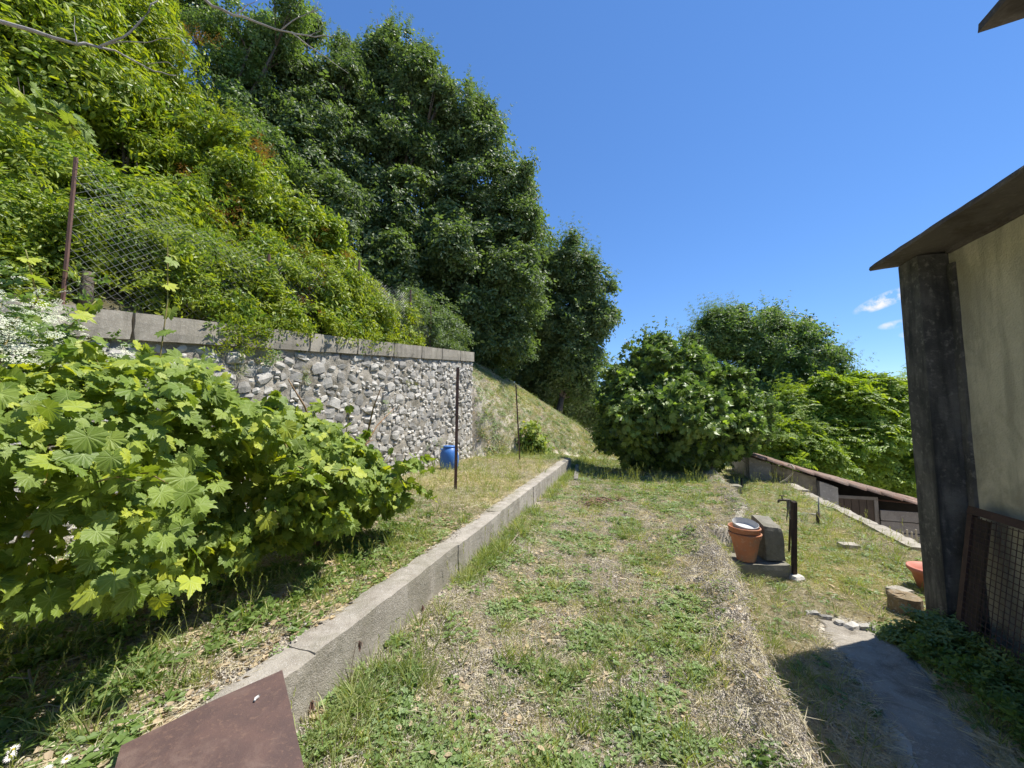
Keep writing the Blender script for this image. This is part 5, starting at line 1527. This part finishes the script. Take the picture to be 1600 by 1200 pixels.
def vine_plant(d0, d1, N, nparts, label, top, front, seed, stems, zb=0.52, back=-3.45, shoots=()):
    base = on((front(d0)+back)/2 if False else -2.95, (d0+d1)/2)
    t = empty('grapevine', base, label, 'grapevine')
    mb = MB()
    for (n_, d_) in stems:
        b0 = on(n_, d_, -.05); z1 = 1.2
        pts = [b0]
        for i in range(5): pts.append(b0+Vector((random.uniform(-.06, .06), random.uniform(-.06, .06), .2*(i+1))))
        mb.tube(pts, [.028, .024, .02, .018, .016, .014], 7)
        for q in range(5):
            s0 = pts[random.randint(2, 5)]; a = random.uniform(0, 2*PI)
            e = s0+W(math.cos(a)*.3, math.sin(a)*.7, random.uniform(.1, .6)); mb.tube([s0, (s0+e)/2+Vector((0, 0, .08)), e], [.01, .008, .004], 5)
    mb.build('trunk', M['vine_wood'], t, True)
    d = RNG.uniform(d0, d1, N)
    tp = top(d); fr = front(d)
    # cross section: angle from bottom front over the top to the back
    a = RNG.uniform(-0.55, 1.0, N)**1.0*PI
    a = np.where(RNG.random(N) < .75, RNG.uniform(-.35, .62, N)*PI, a)
    rr = np.where(RNG.random(N) < .3, RNG.uniform(.15, .65, N), 0.66+0.42*RNG.random(N)**.7)
    cn = (fr+back)/2; hw = (fr-back)/2; cz = (tp+zb)/2; hz = (tp-zb)/2
    bump = 1+1.1*(fbm(d*3.0+seed, a*2.0, 0, 3)-.5)*2*.8
    ca, sa = np.cos(a), np.sin(a)
    e = .75
    n_ = cn+hw*np.sign(ca)*np.abs(ca)**e*rr*bump; z_ = cz+hz*np.sign(sa)*np.abs(sa)**e*rr*(1+.2*(bump-1))
    ov = Wnp(ca, RNG.normal(0, .35, N), sa*.8); ov[:, 2] = sa*.8
    pos = Wnp(n_, d+RNG.normal(0, .03, N), np.maximum(z_, .50))
    extra_p, extra_o, sz_e = [], [], []
    gm_ = MB()
    shoots = list(shoots)+auto_shoots(max(d0+.1, .55), d1-.05, 11 if d0 > 0 else 6)
    for path in shoots:
        pts = [Vector(p) for p in path]
        fine = []
        for i in range(len(pts)-1):
            for s in np.linspace(0, 1, 6)[:-1]: fine.append(pts[i].lerp(pts[i+1], s))
        fine.append(pts[-1]); L = len(fine)
        gm_ = MB(); gm_.tube(fine, [0.0045*(1-.6*i/L)+.001 for i in range(L)], 5); gm_.build('shoot', M['vine_green'], t, True)
        for i in range(1, L, 2):
            extra_p.append(np.array(fine[i])+RNG.normal(0, .015, 3)); o_ = RNG.normal(0, 1, 3); extra_o.append(o_/np.linalg.norm(o_)); sz_e.append(.17*(1-.55*i/L))
    sz = (.05+.085*RNG.random(N)**1.4)*np.where(RNG.random(N) < .18, .6, 1)
    if extra_p:
        pos = np.concatenate([pos, np.array(extra_p)]); ov = np.concatenate([ov, np.array(extra_o)]); sz = np.concatenate([sz, np.array(sz_e)*1.05]); N = len(pos)
    x, y, z = leaf_frames(pos, ov, N)
    r = np.linalg.norm(pos-np.array([0, 0, EYE]), axis=1)
    facing = ov[:, 0]*.9-ov[:, 1]*.3+.25
    score = sz/r*(0.4+np.clip(facing, 0, 1))*np.concatenate([rr, np.ones(N-len(rr))*1.2])
    order = np.argsort(-score)
    spin_fix = []
    for k_ in order[:nparts]:
        o = bpy.data.objects.new('leaf', leafmeshes[int(RNG.integers(0, 6))]); COL.objects.link(o); o.parent = t
        mt = Matrix(((x[k_][0], y[k_][0], z[k_][0]), (x[k_][1], y[k_][1], z[k_][1]), (x[k_][2], y[k_][2], z[k_][2]))).to_4x4()
        o.matrix_basis = Matrix.Translation(Vector(pos[k_])-t.location) @ mt @ Matrix.Diagonal((sz[k_]*.95,)*3).to_4x4()
    Vs, Fs, UV = [], [], []
    nb = 0
    restk = order[nparts:]
    LV = [np.array([tuple(v) for v in V]) for V, F, uv in leafdat]
    me = bpy.data.meshes.new('foliage'); allF = []; alluv = []
    for k_ in restk:
        q = int(RNG.integers(0, 6)); Rm = np.stack([x[k_], y[k_], z[k_]], 1)
        v = (LV[q]*sz[k_]*.95) @ Rm.T+pos[k_]; Vs.append(v)
        allF += [tuple(i+nb for i in f) for f in leafdat[q][1]]; alluv += leafdat[q][2]; nb += len(v)
    if nb:
        me.from_pydata(np.concatenate(Vs).tolist(), [], allF)
        l = me.uv_layers.new(name='UVMap'); li = np.zeros(len(me.loops), np.int32); me.loops.foreach_get('vertex_index', li)
        l.data.foreach_set('uv', np.array(alluv, np.float32)[li].ravel()); me.materials.append(M['vine_leaf'])
        me.polygons.foreach_set('use_smooth', [True]*len(me.polygons)); me.update()
        o = link('foliage', me, t); o['kind'] = 'stuff'
    return t
topf = lambda d: np.interp(d, [-.6, .8, 1.1, 1.45, 1.8, 2.2, 2.6, 3.0, 3.3, 3.6], [1.72, 1.76, 1.86, 1.88, 1.72, 1.60, 1.50, 1.33, 1.15, .85])
frontf = lambda d: np.interp(d, [-.6, 0.3, 1, 2, 3, 3.6, 4.0], [-2.35, -2.30, -2.2, -2.24, -2.40, -2.62, -2.8])
def shoot_px(pl, n): return [at_n(u, v, n) for u, v in pl]
vine_plant(-.7, 1.25, 4200, 300, 'nearest leafy grapevine filling the left edge of the photo', topf, frontf, 1.0, [(-2.95, .2), (-3.0, .8)], zb=.72,
    shoots=[shoot_px([(55, 640), (60, 560), (120, 500), (150, 470)], -3.0), shoot_px([(0, 520), (60, 470), (40, 390)], -3.1), shoot_px([(170, 700), (190, 600), (240, 560)], -2.95)])
vine_plant(1.2, 2.55, 3900, 300, 'middle grapevine in the row with a long shoot climbing past the coping', topf, frontf, 4.0, [(-2.95, 1.5), (-2.98, 2.2)], zb=.62,
    shoots=[shoot_px([(240, 640), (250, 560), (262, 470), (262, 372)], -3.2), shoot_px([(300, 620), (320, 590), (350, 640)], -3.0), shoot_px([(130, 880), (180, 900), (215, 935)], -2.1), shoot_px([(400, 720), (405, 660), (395, 640)], -2.9)])
vine_plant(2.4, 3.45, 2900, 300, 'far end grapevine whose shoots reach towards the stone wall', topf, frontf, 9.0, [(-2.9, 2.8), (-2.85, 3.3)],
    shoots=[shoot_px([(520, 760), (540, 680), (548, 630)], -2.75), shoot_px([(560, 780), (590, 740), (615, 700)], -2.6), shoot_px([(470, 720), (480, 670), (500, 655)], -2.8), shoot_px([(560, 800), (600, 790), (615, 770)], -2.45)])
# shade weeds and ivy under the vines
N = 900
n_ = RNG.uniform(-3.3, -2.1, N); d_ = RNG.uniform(-.2, 3.8, N); k = fbm(n_*2, d_*2, 1, 2) > .42; n_, d_ = n_[k], d_[k]; N = len(n_)
o = scatter('undergrowth', Wnp(n_, d_, terr(n_, d_)+.02), RNG.normal(0, .3, (N, 3))+np.array([0, 0, 1]), RNG.uniform(.06, .14, N), RNG.integers(0, 2, N), P_weed)
tag(o, 'small leafy weeds growing in the shade under the grapevines', 'undergrowth', None, 'stuff')

# leafy bush on bank (young vine)
def small_bush(base, R, H, N, label, lo, hi, name='young_vine', cat='bush'):
    t = empty(name, base, label, cat)
    mb = MB()
    for i in range(6):
        a = random.uniform(0, 2*PI); e = Vector(base)+Vector((math.cos(a)*R*.6, math.sin(a)*R*.6, H*random.uniform(.5, .9))); mb.tube([Vector(base)-Vector((0, 0, .05)), (Vector(base)+e)/2+Vector((0, 0, .1)), e], [.015, .01, .005], 5)
    mb.build('stem', M['vine_wood'], t, True)
    dv = RNG.normal(size=(N, 3)); dv /= np.linalg.norm(dv, axis=1, keepdims=True); dv[:, 2] = np.abs(dv[:, 2])*1.0-.15
    rr = .45+.6*RNG.random(N); bump = 1+.5*(fbm(dv[:, 0]*2+base[0], dv[:, 1]*2, dv[:, 2]*2, 2)-.5)*2
    p = np.array(base)+dv*np.array([R, R, H])*(rr*bump)[:, None]; p[:, 2] = np.maximum(p[:, 2], base[2]+.04)
    x, y, z = leaf_frames(p, dv, N)
    idx = RNG.integers(0, 6, N)
    # encode the frame through euler angles directly
    o = realise('foliage', p, z, RNG.uniform(lo, hi, N), idx, leafprotos, t)
    o['kind'] = 'stuff'
    return t
small_bush(gpt(832, 708, .45), .60, 1.2, 680, 'bushy young vine growing at the foot of the grass bank beside the leaning post', .09, .15)

# elder with white blossom behind the vine
el = empty('elder_shrub', on(-3.9, 1.2), 'shrub with creamy white flower clusters behind the grapevine by the coping', 'flowering shrub')
mb = MB(); cl = []
for (u, v, n_, s) in ((30, 490, -3.1, 46), (70, 530, -3.0, 44), (25, 560, -2.9, 36), (15, 625, -2.75, 30), (95, 500, -3.6, 24), (165, 568, -3.6, 26), (190, 560, -3.7, 16), (140, 580, -3.5, 16), (60, 575, -2.9, 24), (15, 515, -3.0, 32), (5, 465, -3.5, 30)):
    c = at_n(u, v, n_); cl.append((c, s)); b0 = on(-3.8, .9+.02*u/10); mb.tube([b0, (b0+c)/2+Vector((0, 0, .15)), c-Vector((0, 0, .03))], [.014, .009, .004], 5)
mb.build('stem', M['vine_green'], el, True)
fl_V, fl_F = [], []
for i in range(46):
    a = rnd.uniform(0, 2*PI); rr = math.sqrt(rnd.random())*.9; p = Vector((math.cos(a)*rr, math.sin(a)*rr, .25*(1-rr*rr)+rnd.uniform(-.06, .06)))
    for k in range(4):
        aa = k*PI/2+a; add_leaf(fl_V, fl_F, 'oval', p, Vector((math.cos(aa), math.sin(aa), .3)), Vector((0, 0, 1)), .10, 1.5)
P_fl = [proto('c_fl', fl_V, fl_F, M['white_petal'])]
P_, Z_, S_ = [], [], []
for c, s in cl:
    rad = s/600*math.hypot(c.x, c.y)*.8
    for i in range(int(16+s*.7)):
        dv = RNG.normal(0, .42, 3)*rad; P_.append(np.array(c)+dv); Z_.append(np.array([.4, -.45, .8])+RNG.normal(0, .3, 3)); S_.append(RNG.uniform(.018, .038))
o = scatter('blossom', np.array(P_), np.array(Z_), np.array(S_), np.zeros(len(P_), int), P_fl, el); o['kind'] = 'stuff'
P_, Z_ = [], []
for c, s in cl:
    for i in range(14): P_.append(np.array(c)+RNG.normal(0, .13, 3)+np.array([-.06, .04, -.06])); Z_.append(RNG.normal(0, .4, 3)+np.array([.3, -.2, .8]))
o = scatter('foliage', np.array(P_), np.array(Z_), RNG.uniform(.07, .13, len(P_)), RNG.integers(0, 2, len(P_)), P_weed, el); o['kind'] = 'stuff'

# leafy spray hanging in front of the near fence post
sp_ = empty('overhanging_spray', at_n(20, 180, -4.3), 'spray of larger pale green leaves above the nearest fence post', 'leafy branch')
pts = [at_n(u, v, -4.35) for u, v in ((-40, 150), (20, 165), (70, 175), (105, 190), (125, 210))]
mb = MB(); mb.tube(pts, [.012, .01, .008, .006, .003], 5); mb.build('stem', M['vine_wood'], sp_, True)
P_ = []
for i in range(60):
    s = RNG.uniform(0, 3.99); a, b = pts[int(s)], pts[int(s)+1]; P_.append(np.array(a.lerp(b, s % 1))+RNG.normal(0, .06, 3))
P_ = np.array(P_); o_ = RNG.normal(0, 1, P_.shape); x, y, z = leaf_frames(P_, o_*.3, len(P_))
o = realise('foliage', P_, z, RNG.uniform(.08, .13, len(P_)), RNG.integers(0, 6, len(P_)), leafprotos, sp_); o['kind'] = 'stuff'

# bare tree whose branches cross the top left corner
bt = empty('bare_tree', ground_at(-4.2, -1.0), 'bare pale branches of a leafless tree reaching in at the top left', 'bare tree')
mb = MB(); tb0 = ground_at(-4.2, -1.0)
crown = Vector((-4.0, -.8, 4.0))
mb.tube([Vector((-4.2, -1.0, .2)), Vector((-4.1, -.9, 2.0)), crown], [.11, .09, .07], 8)
mb.build('trunk', M['bark_pale'], bt, True)
def branch_px(pl, r0, r1, Y0, Y1, start=None):
    pts = [at_y(u, v, Y0+(Y1-Y0)*i/(len(pl)-1)) for i, (u, v) in enumerate(pl)]
    if start is not None: pts = [start]+pts
    L = len(pts); out = MB(); fine = []; 
    for i in range(L-1):
        for s in (0, .33, .66):
            fine.append(pts[i].lerp(pts[i+1], s)+Vector((random.uniform(-1, 1), random.uniform(-1, 1), random.uniform(-1, 1)))*.010*(i > 0))
    fine.append(pts[-1]); K = len(fine)
    out.tube(fine, [r0+(r1-r0)*i/(K-1) for i in range(K)], 6)
    return out
for pl, r0, r1, Y0, Y1, st in (
    ([(-60, 10), (0, 32), (60, 52), (120, 68), (155, 73), (180, 80), (240, 110), (275, 118)], .020, .003, 2.6, 3.2, crown),
    ([(155, 73), (190, 58), (225, 28), (245, 0), (255, -20)], .009, .004, 2.95, 3.0, None),
    ([(155, 73), (180, 66), (225, 66), (265, 60)], .007, .002, 2.95, 3.0, None),
    ([(200, -140), (280, -30), (330, 8), (380, 28), (430, 45), (480, 57), (520, 58)], .018, .004, 3.0, 3.4, crown),
    ([(455, 50), (480, 70), (510, 90), (545, 115)], .007, .002, 3.3, 3.5, None),
    ([(370, 22), (385, 12), (402, 0)], .006, .002, 3.2, 3.2, None),
    ([(440, 46), (465, 26), (485, 20), (497, 2)], .006, .002, 3.3, 3.3, None),
    ([(485, 20), (505, 12)], .004, .0015, 3.3, 3.3, None),
    ([(480, 57), (500, 48), (505, 40)], .004, .0015, 3.35, 3.35, None),
    ([(120, 68), (118, 50), (116, 25)], .004, .0015, 2.85, 2.85, None),
    ([(230, 100), (262, 96), (275, 108)], .004, .0015, 3.1, 3.1, None)):
    branch_px(pl, r0, r1, Y0, Y1, st).build('branch', M['bark_pale'], bt, True)

# ------------------------------------------------------------------ plants by the house wall
N = 1500
n_ = RNG.uniform(1.85, 2.45, N); d_ = RNG.uniform(1.2, 4.45, N)
edge = 1.9+.12*np.sin(d_*2.2)+.25*(fbm(d_*1.5, n_*0, 0, 2)-.5)-.15*sst(2.6, 1.6, d_)
k = (n_ > edge) & (fbm(n_*2.5, d_*2.5, 4, 2) > .28); n_, d_, e2_ = n_[k], d_[k], edge[k]; N = len(n_)
P_sed = [clover('c_sed%d' % i, 14, M['leaf_sedum'], .03, .05, .05, 'oval', True) for i in range(2)]
zz = terr(n_, d_)+RNG.random(N)*.22*sst(0, .3, n_-e2_)
o = scatter('shade_plants', Wnp(n_, d_, zz), RNG.normal(0, .35, (N, 3))+np.array([-.25, -.1, 1]), RNG.uniform(.7, 1.5, N), RNG.integers(0, 2, N), P_sed)
tag(o, 'bushy green ground plants in the shade along the house wall', 'ground cover', None, 'stuff')
N = 420
n_ = RNG.uniform(1.95, 2.4, N); d_ = RNG.uniform(1.4, 4.3, N)
o = scatter('shade_plants', Wnp(n_, d_, terr(n_, d_)+RNG.uniform(0, .18, N)), RNG.normal(0, .35, (N, 3))+np.array([-.2, 0, 1]), RNG.uniform(.07, .13, N), RNG.integers(0, 2, N), P_weed)
tag(o, 'taller dark leafy weeds growing up in front of the mesh panel', 'weeds', None, 'stuff')

# daisies in the bottom left corner
def daisy(p, s, label):
    t = empty('daisy', p, label, 'daisy', 'white daisies in the bottom left corner')
    mb = MB(); h = Vector(p); nrm = Vector((0.15, -.45, 1)).normalized()
    mb.tube([h-Vector((0, 0, .12)), h], .0018, 5); mb.build('stem', M['vine_green'], t)
    V, F = [], []; R = nrm.to_track_quat('Z', 'Y').to_matrix()
    for k in range(22):
        a = 2*PI*k/22; dv = R @ Vector((math.cos(a), math.sin(a), .12+.1*(k % 2))); add_leaf(V, F, 'oval', h+dv*s*.2, dv, nrm, s*.85, .42)
    me = bpy.data.meshes.new('petals'); me.from_pydata([tuple(v) for v in V], [], F); me.materials.append(M['daisy']); link('petals', me, t)
    mb = MB(); mb.lathe(h, [(s*.3, 0), (s*.28, s*.1), (s*.12, s*.17)], 10, 0, R); mb.build('centre', M['yellow'], t, True)
for (u, v, s, lb) in ((21, 1171, .016, 'upper left white daisy at the bottom left corner'), (16, 1183, .016, 'white daisy just below the upper left one'), (104, 1186, .014, 'white daisy standing apart to the right of the others'), (74, 1202, .014, 'white daisy cut by the lower picture edge')):
    daisy(at_z(u, v, .47), s, lb)

# reddish grass ears beside the sheet and kerb
def brome(base, h, label, lean):
    t = empty('grass_ear', base, label, 'grass stalk')
    b0 = Vector(base); l = Vector(lean)
    pts = [b0, b0+Vector((0, 0, h*.5))+l*.2, b0+Vector((0, 0, h*.95))+l*.6, b0+Vector((0, 0, h))+l]
    mb = MB(); mb.tube(pts, .0012, 4); mb.build('stalk', M['hay'], t)
    V, F = [], []
    for i in range(16):
        d = Vector((l.x*.5+random.gauss(0, .15), l.y*.5+random.gauss(0, .15), -1)); add_leaf(V, F, 'lance', pts[-1]+rv(.004), d, rv(1), random.uniform(.03, .06), .22)
    me = bpy.data.meshes.new('ear'); me.from_pydata([tuple(v) for v in V], [], F); me.materials.append(M['hay']); link('ear', me, t)
q = gpt(545, 1085); brome(q, .30, 'drooping reddish grass ear against the kerb wall face', (.06, -.02, -.02))
q = gpt(505, 1190); brome(q, .27, 'drooping reddish grass ear over the corner of the iron sheet', (-.07, .02, -.03))
q = gpt(655, 1010); brome(q, .26, 'dry grass stalk in front of the kerb wall further along', (.02, 0, .0))

# ------------------------------------------------------------------ ground cover
def f2(n, d, s, o=0): return fbm(n*s+o, d*s+o*2, 0, 3)
def w_mid(n, d, r):
    g = f2(n, d, 2.4, 3); c = f2(n, d, 3.4, 11); bare = sst(.42, .54, f2(n, d, 3.0, 21))*(1-.65*sst(6, 11, d))
    rid = np.exp(-((n-ridge_n(d)-.02)/.24)**2)*np.where(d < 6.2, 1, .6)
    live = (1-.88*bare)*(1-.93*rid)
    grn = sst(.38, .60, g)
    edge = np.exp(-((n-curb_n(d)-.12)/.14)**2)
    near = sst(3.0, 1.8, d)
    return ([live*(.27*grn+.07), live*.12*(1-grn)+.02, live*(.03*grn+.2*edge+.04*near), live*.09*(1-.4*grn)+.05, .13+.06*bare+.02*rid, live*(.17*sst(.42, .58, c)+.12*near*sst(.4, .5, c)), live*.06, .03, .16+.55*bare+.55*rid, live*.012],
            [g_short, g_yel, g_long, g_straw, g_lit, g_clov, g_broad, g_dead, g_clod, g_seed])
okmid = lambda n, d: (n > curb_n(d)+.015) & (n < ridge_n(d)+.06)
cover('bed_grass', -2.1, 1.9, .8, 13.0, 1900, w_mid, 'short patchy grass, clover and straw on the middle bed', 'grass', 3.2, okmid)
def w_left(n, d, r):
    g = f2(n, d, 1.7, 5); st = sst(4.0, 5.3, d)*sst(10.6, 9.6, d); shade = sst(-2.3, -2.7, n)*sst(4, 3.4, d)
    bare = sst(.46, .56, f2(n, d, 2.2, 31))*(1-st)
    return ([(1-bare)*(.20*sst(.4, .6, g)+.05)*(1-.5*shade)*(1-.6*st), .12*(1-bare)+.12*st, .03, .06+.55*st, .16+.70*st, (1-bare)*.15*(1-st)*sst(.38, .58, g), .05*(1-st), .24*(1-st), .16+.35*bare, .03*st+.01],
            [g_short, g_yel, g_long, g_straw, g_lit, g_clov, g_broad, g_dead, g_clod, g_seed])
okleft = lambda n, d: (n < curb_n(d)-.225) & (n > -4.66) 
cover('upper_bed_grass', -4.66, -1.8, .5, 11.0, 1500, w_left, 'weeds, dead leaves and yellow straw on the upper bed', 'grass', 3.4, okleft)
# a little debris spilled on the kerb top
def w_right(n, d, r):
    g = f2(n, d, 1.5, 8); gr = sst(4.9, 5.7, d); sh_ = 1-gr
    bare = sst(.5, .62, f2(n, d, 1.6, 41))
    rim = sst(3.0, 3.4, n)
    return ([gr*(1-.7*bare)*(.25+.2*g)*(1-.6*rim), gr*(1-.6*bare)*.45*(1-.4*rim)+.05, gr*.02+.03*sh_, .28+.06*rim, .50+.12*sh_, gr*.08, .03, .03, .12+.4*bare+.2*rim, .02*gr],
            [g_short, g_yel, g_long, g_straw, g_lit, g_clov, g_broad, g_dead, g_clod, g_seed])
okright = lambda n, d: (n > ridge_n(d)+.12) & ~((np.abs(n-path_c(d)+.03) < .24+.14*sst(3.6, 4.3, d)) & (d < 4.65)) & ~((n > 2.3) & (d < 4.8)) & (n < 3.45)
cover('side_terrace_grass', .6, 3.45, 1.0, 13.5, 1500, w_right, 'yellowing grass and straw on the right hand terrace', 'grass', 4.2, okright)
def w_bank(n, d, r):
    g = f2(n, d, .9, 15); bare = sst(.48, .6, f2(n, d, .9, 51))*sst(-2.6, -4.0, n)
    return ([(1-.8*bare)*(.26+.15*g), (1-.7*bare)*.36, (1-bare)*.02, .22, .26, .05, .04, .06, .1+.6*bare, .0],
            [g_short, g_yel, g_long, g_straw, g_lit, g_clov, g_broad, g_dead, g_clod, g_seed])
cover('bank_grass', -6.5, -.6, 10.2, 17.5, 1600, w_bank, 'rough sunlit grass on the bank beyond the wall end', 'grass', 6.5, lambda n, d: (n < -1.2+.0*d) | (d > 11), .55, .95)
cover('far_bed_grass', -2.2, 3.4, 10.6, 17.0, 500, w_bank, 'grass around the foot of the fig tree', 'grass', 6.0, None, .6, 1.0)

# weeds and tall tufts placed one by one
def tuftpl(u, v, z0, s, kind, label, cat='grass tuft', name='grass_tuft'):
    p = gpt(u, v, z0, 0); n = 3 if kind == 'long' else 7
    L = g_long if kind == 'long' else g_broad if kind == 'broad' else g_clov
    P_ = np.array([p]*n)+RNG.normal(0, .03*s, (n, 3))*np.array([1, 1, 0]); o = realise(name, P_, RNG.normal(0, .15, (n, 3))+np.array([0, 0, 1]), RNG.uniform(.8, 1.2, n)*s, RNG.choice(L, n), G)
    return tag(o, label, cat)
tuftpl(280, 1085, .36, 1.0, 'long', 'upright green grass tuft left of the rusty iron sheet')
tuftpl(310, 1070, .36, .8, 'long', 'smaller green grass tuft close to the iron sheet edge')
tuftpl(648, 838, .36, 1.6, 'long', 'dark grass tuft on the upper bed between vine and kerb')
tuftpl(770, 1110, 0, .9, 'long', 'long grass tuft in the middle of the near bed')
tuftpl(900, 1150, 0, 1.1, 'long', 'largest long grass tuft at the bottom centre')
tuftpl(725, 905, 0, 1.2, 'long', 'grass tuft against the kerb wall halfway along')
tuftpl(1205, 1010, -.2, 1.0, 'long', 'grass tuft at the edge of the house shadow')
for u_, v_, z_, s_, lb_ in ((1150, 905, -.3, .7, 'grass tuft at the left front corner of the pot block'), (1190, 912, -.3, .8, 'grass tuft bending in front of the lower concrete block'), (1258, 900, -.3, .6, 'grass tuft right of the dark square post'),
                        (690, 722, .3, .8, 'grass tuft at the foot of the blue barrel'), (708, 775, .3, .7, 'grass tuft around the base of the tall iron post'), (1405, 985, -.3, .7, 'grass tuft beside the round brown stone block'), (860, 800, 0, .9, 'grass tuft leaning against the far part of the kerb wall')):
    tuftpl(u_, v_, z_, s_, 'long', lb_)
P_, Z_ = [], []
for (u_, v_, k_) in ((678, 690, 10), (565, 700, 8), (470, 585, 8), (420, 560, 9), (640, 600, 6), (600, 640, 5), (450, 700, 6), (330, 600, 9), (375, 575, 7)):
    for _ in range(k_):
        P_.append(at_n(RNG.normal(u_, 7), RNG.normal(v_, 6), WN+.03)); Z_.append((.9, -.3, .3+RNG.normal(0, .3)))
o = scatter('wall_weeds', np.array(P_), np.array(Z_), RNG.uniform(.7, 1.5, len(P_)), RNG.choice(g_yel+g_short+g_straw+g_clov, len(P_)), G)
tag(o, 'small dry weeds rooted between the stones of the retaining wall', 'weeds', None, 'stuff')
tuftpl(640, 1055, 0, 1.3, 'broad', 'broad leaved weed rosette at the foot of the near kerb', 'weed', 'broadleaf_weed')
tuftpl(1000, 1110, 0, 1.2, 'broad', 'broad leaved weed on the near right of the bed', 'weed', 'broadleaf_weed')
tuftpl(530, 1110, 0, 1.2, 'clov', 'clover patch tucked against the kerb near the iron sheet', 'weed', 'clover_patch')
TR = sum(len(o.data.polygons) for o in SC.objects if o.type == 'MESH')
print('POLYS', TR, 'INSTANCES', NINST, 'OBJECTS', len(SC.objects))
